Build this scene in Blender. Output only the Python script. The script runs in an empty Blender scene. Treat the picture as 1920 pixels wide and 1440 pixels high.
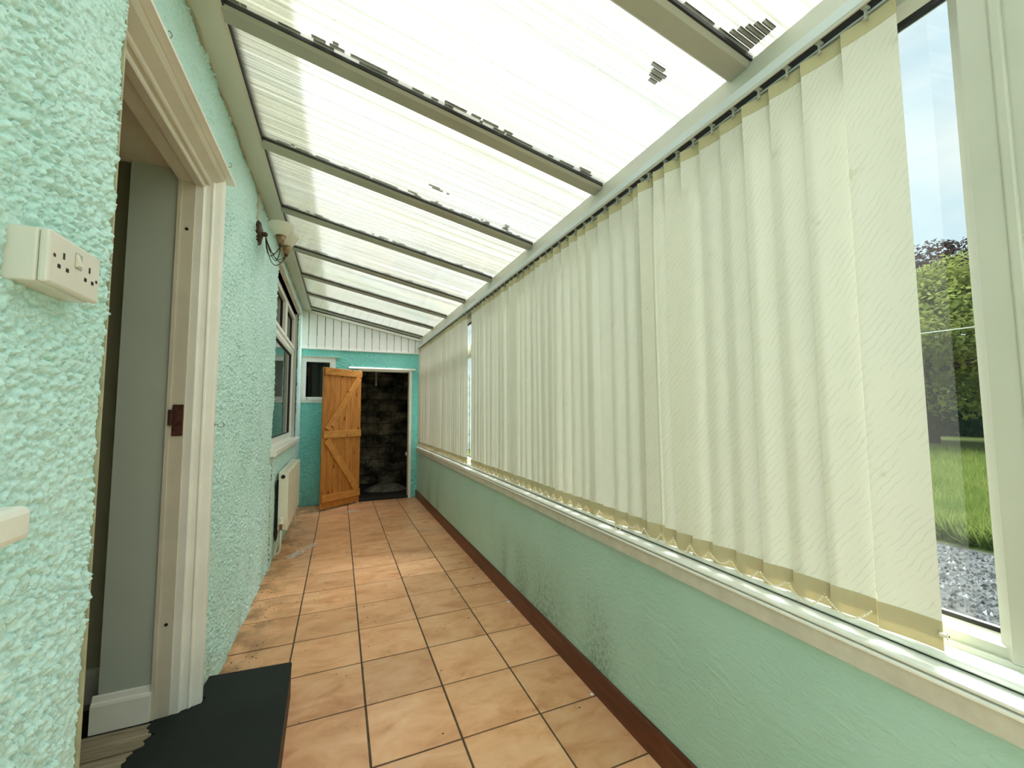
import bpy, bmesh, math, random
import numpy as np
from mathutils import Matrix, Vector

random.seed(7)
rng = np.random.default_rng(7)
SC = bpy.context.scene
COL = SC.collection

# ------------------------------------------------------------------ camera
FPX = 766.97
YAW, PITCH, ROLL = math.radians(22.836), math.radians(4.022), math.radians(-0.289)
CAM = Vector((0.2024, 0.0, 1.2471))
fw = Vector((math.sin(YAW)*math.cos(PITCH), math.cos(YAW)*math.cos(PITCH), math.sin(PITCH)))
rt0 = Vector((math.cos(YAW), -math.sin(YAW), 0)); up0 = rt0.cross(fw)
rt = math.cos(ROLL)*rt0 + math.sin(ROLL)*up0
up = -math.sin(ROLL)*rt0 + math.cos(ROLL)*up0
cd = bpy.data.cameras.new('camera'); cam = bpy.data.objects.new('camera', cd); COL.objects.link(cam)
cd.sensor_width = 36; cd.lens = FPX/1920*36; cd.clip_start = 0.02; cd.clip_end = 300
M = Matrix.Identity(4)
for i in range(3):
    M[i][0] = rt[i]; M[i][1] = up[i]; M[i][2] = -fw[i]; M[i][3] = CAM[i]
cam.matrix_world = M
SC.camera = cam

# ------------------------------------------------------------------ light
SC.view_settings.view_transform = 'Standard'; SC.view_settings.look = 'None'
SC.view_settings.gamma = 1.0; SC.view_settings.use_curve_mapping = False
SC.view_settings.exposure = 1.40
SKY_STRENGTH = 0.44
SUN_STRENGTH = 11.0
SC.cycles.max_bounces = 10; SC.cycles.diffuse_bounces = 6; SC.cycles.transparent_max_bounces = 20
SC.cycles.caustics_reflective = False; SC.cycles.caustics_refractive = False

W = bpy.data.worlds.new('overcast_sky'); SC.world = W; W.use_nodes = True
nt = W.node_tree; nt.nodes.clear()
def nd(nt, t, **kw):
    n = nt.nodes.new(t)
    for k, v in kw.items():
        if k in n.inputs: n.inputs[k].default_value = v
        else: setattr(n, k, v)
    return n
o = nd(nt, 'ShaderNodeOutputWorld'); b = nd(nt, 'ShaderNodeBackground', Strength=SKY_STRENGTH)
tc = nd(nt, 'ShaderNodeTexCoord'); mp = nd(nt, 'ShaderNodeMapping'); mp.inputs['Scale'].default_value = (1, 1, 2.2)
nz = nd(nt, 'ShaderNodeTexNoise', Scale=2.6, Detail=6.0, Roughness=0.55)
rp = nd(nt, 'ShaderNodeValToRGB')
rp.color_ramp.elements[0].position = 0.36; rp.color_ramp.elements[0].color = (0.66, 0.81, 0.93, 1)
rp.color_ramp.elements[1].position = 0.60; rp.color_ramp.elements[1].color = (0.93, 0.96, 0.98, 1)
nt.links.new(tc.outputs['Generated'], mp.inputs['Vector']); nt.links.new(mp.outputs[0], nz.inputs['Vector'])
nt.links.new(nz.outputs[0], rp.inputs[0]); nt.links.new(rp.outputs[0], b.inputs['Color']); nt.links.new(b.outputs[0], o.inputs[0])

sl = bpy.data.lights.new('hazy_sun', 'SUN'); sun = bpy.data.objects.new('hazy_sun', sl); COL.objects.link(sun)
sl.energy = SUN_STRENGTH; sl.angle = math.radians(50); sl.color = (1.0, 0.99, 1.05)
sun.rotation_euler = (math.radians(-14), math.radians(31), 0)     # hazy sun high over the garden side

# ------------------------------------------------------------------ materials
MATS = {}
def new_mat(name):
    m = bpy.data.materials.new(name); m.use_nodes = True; m.node_tree.nodes.clear()
    MATS[name] = m
    return m, m.node_tree
def coords(nt, scale=(1, 1, 1), kind='Object'):
    tc = nd(nt, 'ShaderNodeTexCoord'); mp = nd(nt, 'ShaderNodeMapping'); mp.inputs['Scale'].default_value = scale
    nt.links.new(tc.outputs[kind], mp.inputs['Vector']); return mp.outputs[0]
def gcoords(nt, scale=(1, 1, 1)):
    g = nd(nt, 'ShaderNodeNewGeometry'); mp = nd(nt, 'ShaderNodeMapping'); mp.inputs['Scale'].default_value = scale
    nt.links.new(g.outputs['Position'], mp.inputs['Vector']); return mp.outputs[0]
def noise(nt, vec, scale, detail=4.0, rough=0.55, dist=0.0):
    n = nd(nt, 'ShaderNodeTexNoise', Scale=scale, Detail=detail, Roughness=rough, Distortion=dist)
    nt.links.new(vec, n.inputs['Vector']); return n.outputs[0]
def ramp(nt, fac, stops):
    r = nd(nt, 'ShaderNodeValToRGB'); cr = r.color_ramp
    while len(cr.elements) < len(stops): cr.elements.new(0.5)
    for e, (p, c) in zip(cr.elements, stops):
        e.position = p; e.color = (*c, 1) if len(c) == 3 else c
    nt.links.new(fac, r.inputs[0]); return r.outputs[0]
def mix(nt, fac, a, b, mode='MIX'):
    m = nd(nt, 'ShaderNodeMix', data_type='RGBA', blend_type=mode)
    for inp, v in ((m.inputs[0], fac), (m.inputs[6], a), (m.inputs[7], b)):
        if isinstance(v, (int, float)): inp.default_value = v
        elif isinstance(v, tuple): inp.default_value = (*v, 1) if len(v) == 3 else v
        else: nt.links.new(v, inp)
    return m.outputs[2]
def bump(nt, h, strength=0.3, dist=0.01):
    b = nd(nt, 'ShaderNodeBump', Strength=strength, Distance=dist); nt.links.new(h, b.inputs['Height']); return b.outputs[0]
def math_n(nt, op, a, b=0.0, c=None):
    m = nd(nt, 'ShaderNodeMath', operation=op)
    for i, v in enumerate((a, b, c)):
        if v is None: continue
        if isinstance(v, (int, float)): m.inputs[i].default_value = v
        else: nt.links.new(v, m.inputs[i])
    return m.outputs[0]
def principled(nt, color, rough=0.5, metallic=0.0, normal=None, spec=0.5):
    p = nd(nt, 'ShaderNodeBsdfPrincipled'); o = nd(nt, 'ShaderNodeOutputMaterial')
    for k, v in (('Base Color', color), ('Roughness', rough), ('Metallic', metallic), ('Specular IOR Level', spec)):
        if isinstance(v, (int, float)): p.inputs[k].default_value = v
        elif isinstance(v, tuple): p.inputs[k].default_value = (*v, 1)
        else: nt.links.new(v, p.inputs[k])
    if normal is not None: nt.links.new(normal, p.inputs['Normal'])
    nt.links.new(p.outputs[0], o.inputs[0]); return p
def simple(name, c, rough=0.5, metallic=0.0, var=0.12, vscale=6.0, bmp=0.0, bscale=80.0, dark=None, dscale=14, dpos=(0.62, 0.75), spec=0.5, bdist=0.002):
    m, nt = new_mat(name)
    v = gcoords(nt)
    n = noise(nt, v, vscale, 5)
    lo = tuple(x*(1-var) for x in c); hi = tuple(min(1, x*(1+var)) for x in c)
    colr = ramp(nt, n, [(0.3, lo), (0.7, hi)])
    if dark:
        d = noise(nt, v, dscale, 6, 0.65)
        colr = mix(nt, ramp(nt, d, [(dpos[0], (0, 0, 0)), (dpos[1], (1, 1, 1))]), colr, dark)
    nm = bump(nt, noise(nt, v, bscale, 4), bmp, bdist) if bmp else None
    principled(nt, colr, rough, metallic, nm, spec)
    return m

simple('white_paint', (0.86, 0.85, 0.78), 0.35, var=0.05, bmp=0.15, bscale=60, dark=(0.30, 0.27, 0.20), dscale=30, dpos=(0.70, 0.78))
simple('cream_paint', (0.62, 0.58, 0.47), 0.4, var=0.07, bmp=0.1, dark=(0.25, 0.2, 0.14), dscale=25, dpos=(0.70, 0.80))
simple('upvc', (0.86, 0.87, 0.83), 0.3, var=0.03, vscale=3)
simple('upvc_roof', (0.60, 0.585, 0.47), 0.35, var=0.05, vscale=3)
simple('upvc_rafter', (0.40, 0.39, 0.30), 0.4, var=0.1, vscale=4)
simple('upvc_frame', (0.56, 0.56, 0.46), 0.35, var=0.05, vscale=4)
simple('plastic_white', (0.72, 0.70, 0.62), 0.3, var=0.05, dark=(0.35, 0.30, 0.2), dscale=40, dpos=(0.68, 0.8))
simple('rubber_black', (0.012, 0.012, 0.012), 0.5, var=0.2)
simple('hole_black', (0.01, 0.01, 0.01), 0.7, var=0.1)
simple('fascia_board', (0.60, 0.56, 0.46), 0.7, var=0.10, vscale=20, bmp=0.5, bscale=130, dark=(0.10, 0.05, 0.03), dscale=9, dpos=(0.70, 0.74))
simple('reveal_plaster', (0.44, 0.49, 0.43), 0.7, var=0.05, vscale=2, bmp=0.1, bscale=50)
simple('hall_plaster', (0.48, 0.49, 0.36), 0.8, var=0.1, vscale=2)
simple('black_paint', (0.010, 0.014, 0.013), 0.6, spec=0.25, var=0.3, vscale=5, bmp=0.25, bscale=25, dark=(0.16, 0.13, 0.10), dscale=70, dpos=(0.77, 0.79))
simple('step_side', (0.07, 0.035, 0.02), 0.7, var=0.5, vscale=25, bmp=0.6, bscale=60)
simple('iron_rust', (0.075, 0.025, 0.014), 0.7, metallic=0.3, var=0.5, vscale=60, bmp=0.5, bscale=150)
simple('bronze', (0.085, 0.055, 0.032), 0.4, metallic=0.7, var=0.4, vscale=40)
simple('brass_cup', (0.26, 0.17, 0.085), 0.4, metallic=0.6, var=0.25, vscale=30)
simple('hook_metal', (0.32, 0.30, 0.26), 0.4, metallic=0.8, var=0.1)
simple('radiator_enamel', (0.84, 0.82, 0.68), 0.35, var=0.04)
simple('pipe_paint', (0.66, 0.63, 0.50), 0.4, var=0.08)
simple('store_black', (0.022, 0.019, 0.013), 0.9, var=0.5, vscale=3)
simple('concrete_dirty', (0.18, 0.16, 0.12), 0.9, var=0.5, vscale=6, bmp=0.5, bscale=20)
simple('path_stone', (0.05, 0.05, 0.047), 1.0, spec=0.05, var=0.5, vscale=18)
simple('grout', (0.10, 0.065, 0.04), 0.9, var=0.3, vscale=30)
simple('lead', (0.20, 0.21, 0.22), 0.6, var=0.15)
simple('house_render', (0.32, 0.44, 0.38), 0.9, var=0.1)
simple('bark', (0.05, 0.035, 0.025), 0.9, var=0.3, vscale=10)
simple('soil', (0.05, 0.06, 0.02), 1.0, var=0.5, vscale=3)
simple('wire_grey', (0.5, 0.55, 0.45), 0.6)
simple('chain_white', (0.80, 0.76, 0.60), 0.35, var=0.04)
simple('carrier_plastic', (0.40, 0.42, 0.34), 0.35)
simple('rail_white', (0.62, 0.68, 0.66), 0.3, var=0.04)
simple('silicone', (0.42, 0.40, 0.26), 0.6, var=0.2, vscale=25, bmp=0.4, bscale=40)
simple('paper_white', (0.8, 0.8, 0.76), 0.7)
simple('dust_white', (0.62, 0.55, 0.45), 0.9, var=0.2, vscale=40)
simple('stone_fence', (0.7, 0.7, 0.68), 0.9, var=0.35, vscale=5)
simple('room_floor', (0.12, 0.09, 0.06), 0.8)

def roughcast_mat(name, base, hi, stain=True):
    m, nt = new_mat(name)
    v = gcoords(nt)
    n1 = noise(nt, v, 3.0, 4); n2 = noise(nt, v, 170.0, 3, 0.6)
    c = ramp(nt, n1, [(0.3, base), (0.7, hi)])
    c = mix(nt, ramp(nt, n2, [(0.30, (0.35, 0.35, 0.35)), (0.55, (0, 0, 0))]), c, tuple(x*0.62 for x in base))
    if stain:
        sx = nd(nt, 'ShaderNodeSeparateXYZ'); g = nd(nt, 'ShaderNodeNewGeometry'); nt.links.new(g.outputs['Position'], sx.inputs[0])
        low = ramp(nt, sx.outputs[2], [(0.05, (1, 1, 1)), (0.55, (0, 0, 0))])
        d = ramp(nt, noise(nt, gcoords(nt, (1, 1, 0.5)), 6.0, 6, 0.65), [(0.52, (0, 0, 0)), (0.72, (1, 1, 1))])
        f = mix(nt, 1.0, low, d, 'MULTIPLY'); f = mix(nt, 1.0, f, (0.55, 0.55, 0.55), 'MULTIPLY')
        c = mix(nt, f, c, (0.16, 0.17, 0.06))
    nm = bump(nt, noise(nt, v, 230.0, 4, 0.6), 0.55, 0.004)
    principled(nt, c, 0.55, 0, nm, 0.35)
    return m
roughcast_mat('roughcast_mint', (0.60, 0.88, 0.83), (0.68, 0.94, 0.90))
roughcast_mat('roughcast_teal', (0.23, 0.72, 0.68), (0.31, 0.82, 0.78))

# smooth dwarf wall, brushed with mould smudges
m, nt = new_mat('dwarf_wall_mint')
v = gcoords(nt)
c = ramp(nt, noise(nt, v, 2.2, 5), [(0.3, (0.40, 0.62, 0.52)), (0.7, (0.47, 0.69, 0.60))])
sx = nd(nt, 'ShaderNodeSeparateXYZ'); g = nd(nt, 'ShaderNodeNewGeometry'); nt.links.new(g.outputs['Position'], sx.inputs[0])
def bandmask(lo, hi, soft):
    return math_n(nt, 'MULTIPLY', math_n(nt, 'SMOOTHSTEP', sx.outputs[1], lo-soft, lo+soft) if False else math_n(nt, 'GREATER_THAN', sx.outputs[1], lo), math_n(nt, 'LESS_THAN', sx.outputs[1], hi))
low = ramp(nt, sx.outputs[2], [(0.10, (1, 1, 1)), (0.50, (0, 0, 0))])
def gauss(y0, w):
    d_ = math_n(nt, 'DIVIDE', math_n(nt, 'SUBTRACT', math_n(nt, 'MULTIPLY_ADD', noise(nt, gcoords(nt, (1, 1, 1)), 3.0, 4, 0.6), 0.22, math_n(nt, 'SUBTRACT', sx.outputs[1], 0.11)), y0), w)
    return math_n(nt, 'POWER', 2.718, math_n(nt, 'MULTIPLY', math_n(nt, 'MULTIPLY', d_, d_), -1.0))
blot = None
for y0_, w_ in ((2.72, 0.05), (2.45, 0.10), (2.12, 0.22), (1.62, 0.12), (5.35, 0.12), (4.85, 0.06)):
    g1 = gauss(y0_, w_); blot = g1 if blot is None else math_n(nt, 'MAXIMUM', blot, g1)
spk = ramp(nt, noise(nt, v, 45.0, 6, 0.75), [(0.45, (0.15, 0.15, 0.15)), (0.62, (1, 1, 1))])
f = mix(nt, 1.0, mix(nt, 1.0, low, blot, 'MULTIPLY'), spk, 'MULTIPLY')
c = mix(nt, mix(nt, 1.0, f, (0.75, 0.75, 0.75), 'MULTIPLY'), c, (0.05, 0.055, 0.03))
streak = ramp(nt, noise(nt, gcoords(nt, (1, 5.0, 0.9)), 2.2, 5, 0.7), [(0.66, (0, 0, 0)), (0.76, (0.6, 0.6, 0.6))])
c = mix(nt, mix(nt, 1.0, streak, ramp(nt, sx.outputs[2], [(0.3, (1, 1, 1)), (0.6, (0, 0, 0))]), 'MULTIPLY'), c, (0.07, 0.08, 0.04))
h = math_n(nt, 'ADD', noise(nt, gcoords(nt, (1, 1.0, 2.0)), 34.0, 5, 0.6, 0.6), math_n(nt, 'MULTIPLY', noise(nt, gcoords(nt, (1, 1, 2.4)), 8.0, 4, 0.6, 1.5), 1.4))
principled(nt, c, 0.42, 0, bump(nt, h, 0.55, 0.006), 0.4)

# floor tile
m, nt = new_mat('terracotta_tile')
oi = nd(nt, 'ShaderNodeObjectInfo')
mp = nd(nt, 'ShaderNodeMapping'); mp.inputs['Scale'].default_value = (1, 1, 1)
g = nd(nt, 'ShaderNodeNewGeometry'); cmb = nd(nt, 'ShaderNodeCombineXYZ'); nt.links.new(math_n(nt, 'MULTIPLY', oi.outputs['Random'], 40.0), cmb.inputs[2])
va = nd(nt, 'ShaderNodeVectorMath', operation='ADD'); nt.links.new(g.outputs['Position'], va.inputs[0]); nt.links.new(cmb.outputs[0], va.inputs[1])
vs = nd(nt, 'ShaderNodeMapping'); vs.inputs['Scale'].default_value = (1, 1.7, 1); nt.links.new(va.outputs[0], vs.inputs[0])
n1 = noise(nt, vs.outputs[0], 5.5, 6, 0.6, 0.6)
c = ramp(nt, n1, [(0.28, (0.60, 0.265, 0.12)), (0.5, (0.79, 0.41, 0.21)), (0.72, (0.88, 0.52, 0.30))])
hs = nd(nt, 'ShaderNodeHueSaturation'); nt.links.new(c, hs.inputs['Color'])
nt.links.new(math_n(nt, 'MULTIPLY_ADD', oi.outputs['Random'], 0.22, 0.89), hs.inputs['Value'])
dirt = ramp(nt, noise(nt, g.outputs['Position'], 28.0, 6, 0.7), [(0.70, (0, 0, 0)), (0.76, (1, 1, 1))])
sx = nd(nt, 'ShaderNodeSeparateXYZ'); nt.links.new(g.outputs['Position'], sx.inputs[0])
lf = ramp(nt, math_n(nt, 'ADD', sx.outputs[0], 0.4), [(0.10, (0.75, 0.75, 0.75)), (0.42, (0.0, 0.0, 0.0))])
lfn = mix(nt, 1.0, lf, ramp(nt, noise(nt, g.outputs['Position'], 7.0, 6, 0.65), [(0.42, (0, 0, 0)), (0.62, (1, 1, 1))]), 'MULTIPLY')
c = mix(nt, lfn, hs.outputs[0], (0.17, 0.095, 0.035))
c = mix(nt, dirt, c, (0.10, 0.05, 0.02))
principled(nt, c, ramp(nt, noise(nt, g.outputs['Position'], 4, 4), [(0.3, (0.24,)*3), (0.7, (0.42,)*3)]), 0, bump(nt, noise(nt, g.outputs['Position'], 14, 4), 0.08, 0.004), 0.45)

# woods
def wood(name, lo, mid, hi, scale=(14, 14, 1.2), rough=0.4, knots=True, axis='Object', nscale=3.0):
    m, nt = new_mat(name)
    oi = nd(nt, 'ShaderNodeObjectInfo'); cmb = nd(nt, 'ShaderNodeCombineXYZ')
    nt.links.new(math_n(nt, 'MULTIPLY', oi.outputs['Random'], 50.0), cmb.inputs[0])
    v = coords(nt, scale, axis); va = nd(nt, 'ShaderNodeVectorMath', operation='ADD'); nt.links.new(v, va.inputs[0]); nt.links.new(cmb.outputs[0], va.inputs[1])
    n1 = noise(nt, va.outputs[0], nscale, 6, 0.6, 0.8)
    c = ramp(nt, n1, [(0.28, lo), (0.5, mid), (0.72, hi)])
    if knots:
        v2 = coords(nt, (9, 9, 4.0), axis); va2 = nd(nt, 'ShaderNodeVectorMath', operation='ADD'); nt.links.new(v2, va2.inputs[0]); nt.links.new(cmb.outputs[0], va2.inputs[1])
        vo = nd(nt, 'ShaderNodeTexVoronoi', Scale=1.0); nt.links.new(va2.outputs[0], vo.inputs['Vector'])
        k = ramp(nt, vo.outputs['Distance'], [(0.07, (1, 1, 1)), (0.14, (0, 0, 0))])
        c = mix(nt, k, c, tuple(x*0.22 for x in mid))
    principled(nt, c, rough, 0, bump(nt, n1, 0.12, 0.003), 0.4)
wood('pine_stain', (0.33, 0.115, 0.02), (0.50, 0.195, 0.04), (0.66, 0.30, 0.075))
wood('pine_ledge', (0.42, 0.165, 0.032), (0.58, 0.25, 0.055), (0.68, 0.33, 0.085), scale=(3, 3, 14))
wood('skirting_wood', (0.06, 0.014, 0.006), (0.105, 0.026, 0.010), (0.17, 0.046, 0.017), scale=(14, 1.0, 14), rough=0.35, knots=False)
wood('floorboard_old', (0.16, 0.12, 0.075), (0.30, 0.245, 0.165), (0.42, 0.36, 0.25), scale=(1.5, 18, 18), rough=0.8, knots=False)

# polycarbonate : top skin scatters the daylight, lower skin is clear
def glassy(name, ior=1.45, tint=(1, 1, 1), rough=0.02):
    m, nt = new_mat(name)
    o = nd(nt, 'ShaderNodeOutputMaterial'); t = nd(nt, 'ShaderNodeBsdfTransparent'); t.inputs[0].default_value = (*tint, 1)
    gl = nd(nt, 'ShaderNodeBsdfGlossy', Roughness=rough); fr = nd(nt, 'ShaderNodeFresnel', IOR=ior); mx = nd(nt, 'ShaderNodeMixShader')
    g_ = nd(nt, 'ShaderNodeNewGeometry'); nt.links.new(math_n(nt, 'MULTIPLY', fr.outputs[0], math_n(nt, 'SUBTRACT', 1.0, g_.outputs['Backfacing'])), mx.inputs[0]); nt.links.new(t.outputs[0], mx.inputs[1]); nt.links.new(gl.outputs[0], mx.inputs[2]); nt.links.new(mx.outputs[0], o.inputs[0])
    return m
glassy('poly_clear', 1.3, (0.97, 0.98, 0.95), 0.12)
glassy('window_glass', 1.5, (0.90, 0.95, 0.93), 0.01)
def poly(name, c, stain, stripes=False):
    m, nt = new_mat(name)
    v = gcoords(nt)
    colr = mix(nt, ramp(nt, noise(nt, gcoords(nt, (0.6, 2.5, 1)), 1.2, 5), [(0.40, (0, 0, 0)), (0.75, (1, 1, 1))]), c, stain)
    colr = mix(nt, ramp(nt, noise(nt, gcoords(nt, (6, 45, 1)), 1.0, 3), [(0.45, (0, 0, 0)), (0.8, (0.3, 0.3, 0.3))]), colr, tuple(x*0.72 for x in c))
    colr = mix(nt, ramp(nt, noise(nt, v, 55, 2), [(0.74, (0, 0, 0)), (0.78, (0.7, 0.7, 0.7))]), colr, (0.3, 0.3, 0.25))
    if stripes:      # algae film in some of the flutes
        st = ramp(nt, noise(nt, gcoords(nt, (0.25, 62, 0)), 1.0, 2, 0.5), [(0.36, (1, 1, 1)), (0.58, (0.38, 0.39, 0.37))])
        colr = mix(nt, 1.0, colr, st, 'MULTIPLY')
    o = nd(nt, 'ShaderNodeOutputMaterial'); t = nd(nt, 'ShaderNodeBsdfTranslucent'); d = nd(nt, 'ShaderNodeBsdfDiffuse'); mx = nd(nt, 'ShaderNodeMixShader'); mx.inputs[0].default_value = 0.22
    nt.links.new(colr, t.inputs[0]); nt.links.new(colr, d.inputs[0]); nt.links.new(t.outputs[0], mx.inputs[1]); nt.links.new(d.outputs[0], mx.inputs[2]); nt.links.new(mx.outputs[0], o.inputs[0])
poly('poly_opal', (0.395, 0.40, 0.385), (0.385, 0.375, 0.31), True)
m, nt = new_mat('dimming_sheet')  # see-through sheet that dims the light reaching the head of the panels
o = nd(nt, 'ShaderNodeOutputMaterial'); t = nd(nt, 'ShaderNodeBsdfTransparent'); t.inputs[0].default_value = (0.80, 0.80, 0.74, 1); d = nd(nt, 'ShaderNodeBsdfDiffuse'); d.inputs[0].default_value = (0.6, 0.6, 0.52, 1); mx = nd(nt, 'ShaderNodeMixShader'); mx.inputs[0].default_value = 0.12
nt.links.new(t.outputs[0], mx.inputs[1]); nt.links.new(d.outputs[0], mx.inputs[2]); nt.links.new(mx.outputs[0], o.inputs[0])
poly('poly_web', (0.93, 0.94, 0.90), (0.90, 0.90, 0.80))
_n = MATS['poly_web'].node_tree; _o = next(x for x in _n.nodes if x.type == 'OUTPUT_MATERIAL'); _s = _o.inputs[0].links[0].from_socket
_t = nd(_n, 'ShaderNodeBsdfTransparent'); _m = nd(_n, 'ShaderNodeMixShader'); _m.inputs[0].default_value = 0.30
_n.links.new(_t.outputs[0], _m.inputs[1]); _n.links.new(_s, _m.inputs[2]); _n.links.new(_m.outputs[0], _o.inputs[0])

# blind fabric
def fabric(name, c, tr, pattern=True):
    m, nt = new_mat(name)
    o = nd(nt, 'ShaderNodeOutputMaterial'); t = nd(nt, 'ShaderNodeBsdfTranslucent'); d = nd(nt, 'ShaderNodeBsdfDiffuse'); mx = nd(nt, 'ShaderNodeMixShader'); mx.inputs[0].default_value = tr
    oi = nd(nt, 'ShaderNodeObjectInfo'); cmb = nd(nt, 'ShaderNodeCombineXYZ'); nt.links.new(math_n(nt, 'MULTIPLY', oi.outputs['Random'], 9.0), cmb.inputs[2])
    v = coords(nt, (1, 1, 1)); va = nd(nt, 'ShaderNodeVectorMath', operation='ADD'); nt.links.new(v, va.inputs[0]); nt.links.new(cmb.outputs[0], va.inputs[1])
    col1 = c
    if pattern:
        mp = nd(nt, 'ShaderNodeMapping'); mp.inputs['Rotation'].default_value = (math.radians(54), 0, 0); nt.links.new(va.outputs[0], mp.inputs[0])
        w = nd(nt, 'ShaderNodeTexWave', wave_type='BANDS', bands_direction='Z', Scale=24.0, Distortion=4.0, Detail=1.5); w.inputs['Detail Scale'].default_value = 1.1
        nt.links.new(mp.outputs[0], w.inputs['Vector'])
        ln = ramp(nt, w.outputs[1], [(0.0, (1, 1, 1)), (0.16, (0, 0, 0))])
        brk = ramp(nt, noise(nt, va.outputs[0], 24, 2), [(0.42, (0.15, 0.15, 0.15)), (0.55, (1, 1, 1))])
        ln = mix(nt, 1.0, ln, brk, 'MULTIPLY')
        col1 = mix(nt, mix(nt, 1.0, ln, (0.24, 0.24, 0.24), 'MULTIPLY'), c, tuple(x*0.62 for x in c))
        nm = bump(nt, math_n(nt, 'MULTIPLY', ln, -1.0), 0.25, 0.002)
        nt.links.new(nm, d.inputs['Normal'])
        dirt = ramp(nt, noise(nt, va.outputs[0], 12, 5, 0.6), [(0.66, (0, 0, 0)), (0.74, (0.35, 0.35, 0.35))])
        col1 = mix(nt, dirt, col1, (0.50, 0.44, 0.24))
        hs = nd(nt, 'ShaderNodeHueSaturation'); nt.links.new(col1, hs.inputs['Color']); nt.links.new(math_n(nt, 'MULTIPLY_ADD', oi.outputs['Random'], 0.10, 0.94), hs.inputs['Value']); col1 = hs.outputs[0]
        nt.links.new(col1, d.inputs[0]); nt.links.new(col1, t.inputs[0])
    else:
        d.inputs[0].default_value = (*c, 1); t.inputs[0].default_value = (*c, 1)
    nt.links.new(d.outputs[0], mx.inputs[1]); nt.links.new(t.outputs[0], mx.inputs[2]); nt.links.new(mx.outputs[0], o.inputs[0])
fabric('blind_fabric', (0.74, 0.715, 0.60), 0.045)
fabric('blind_pocket', (0.66, 0.58, 0.37), 0.25, False)
fabric('blind_pocket_top', (0.66, 0.60, 0.36), 0.30, False)
m, nt = new_mat('thin_plastic')
o = nd(nt, 'ShaderNodeOutputMaterial'); t = nd(nt, 'ShaderNodeBsdfTransparent'); d = nd(nt, 'ShaderNodeBsdfPrincipled', Roughness=0.2); d.inputs['Base Color'].default_value = (0.85, 0.82, 0.78, 1); mx = nd(nt, 'ShaderNodeMixShader')
nt.links.new(ramp(nt, noise(nt, gcoords(nt), 40, 4), [(0.35, (0.2,)*3), (0.7, (0.75,)*3)]), mx.inputs[0]); nt.links.new(t.outputs[0], mx.inputs[1]); nt.links.new(d.outputs[0], mx.inputs[2]); nt.links.new(mx.outputs[0], o.inputs[0])
fabric('roof_dirt', (0.24, 0.23, 0.19), 0.75, False)
fabric('opal_glass', (0.80, 0.78, 0.66), 0.35, False)

def leafmat(name, lo, hi, tr=0.3):
    m, nt = new_mat(name)
    o = nd(nt, 'ShaderNodeOutputMaterial'); t = nd(nt, 'ShaderNodeBsdfTranslucent'); d = nd(nt, 'ShaderNodeBsdfDiffuse'); mx = nd(nt, 'ShaderNodeMixShader'); mx.inputs[0].default_value = tr
    c = ramp(nt, noise(nt, gcoords(nt), 1.6, 5, 0.7), [(0.3, lo), (0.7, hi)])
    nt.links.new(c, d.inputs[0]); nt.links.new(c, t.inputs[0])
    nt.links.new(d.outputs[0], mx.inputs[1]); nt.links.new(t.outputs[0], mx.inputs[2]); nt.links.new(mx.outputs[0], o.inputs[0])
leafmat('leaf_lime', (0.10, 0.13, 0.03), (0.25, 0.27, 0.075))
leafmat('leaf_copper', (0.03, 0.016, 0.018), (0.07, 0.04, 0.04), 0.2)
leafmat('leaf_hedge', (0.008, 0.03, 0.022), (0.02, 0.06, 0.035), 0.15)
leafmat('grass_blade', (0.07, 0.13, 0.02), (0.22, 0.24, 0.07), 0.3)
m, nt = new_mat('lawn_soil')
c = ramp(nt, noise(nt, gcoords(nt), 3.0, 6, 0.7), [(0.3, (0.03, 0.05, 0.01)), (0.55, (0.07, 0.09, 0.02)), (0.75, (0.15, 0.11, 0.045))])
principled(nt, c, 1.0, 0, bump(nt, noise(nt, gcoords(nt), 30, 5), 0.8, 0.03), 0.1)
m, nt = new_mat('gravel_stone')
c = ramp(nt, noise(nt, gcoords(nt), 12.0, 3, 0.7), [(0.35, (0.015, 0.015, 0.015)), (0.7, (0.13, 0.13, 0.13))])
principled(nt, c, 0.45, 0, None, 0.35)
m, nt = new_mat('store_brick')
c = ramp(nt, noise(nt, gcoords(nt, (1, 1, 1.4)), 3.2, 6, 0.7), [(0.40, (0.02, 0.016, 0.011)), (0.54, (0.17, 0.14, 0.09)), (0.72, (0.46, 0.40, 0.27))])
principled(nt, c, 0.9, 0, bump(nt, noise(nt, gcoords(nt), 40, 4), 0.5, 0.01), 0.2)

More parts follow.
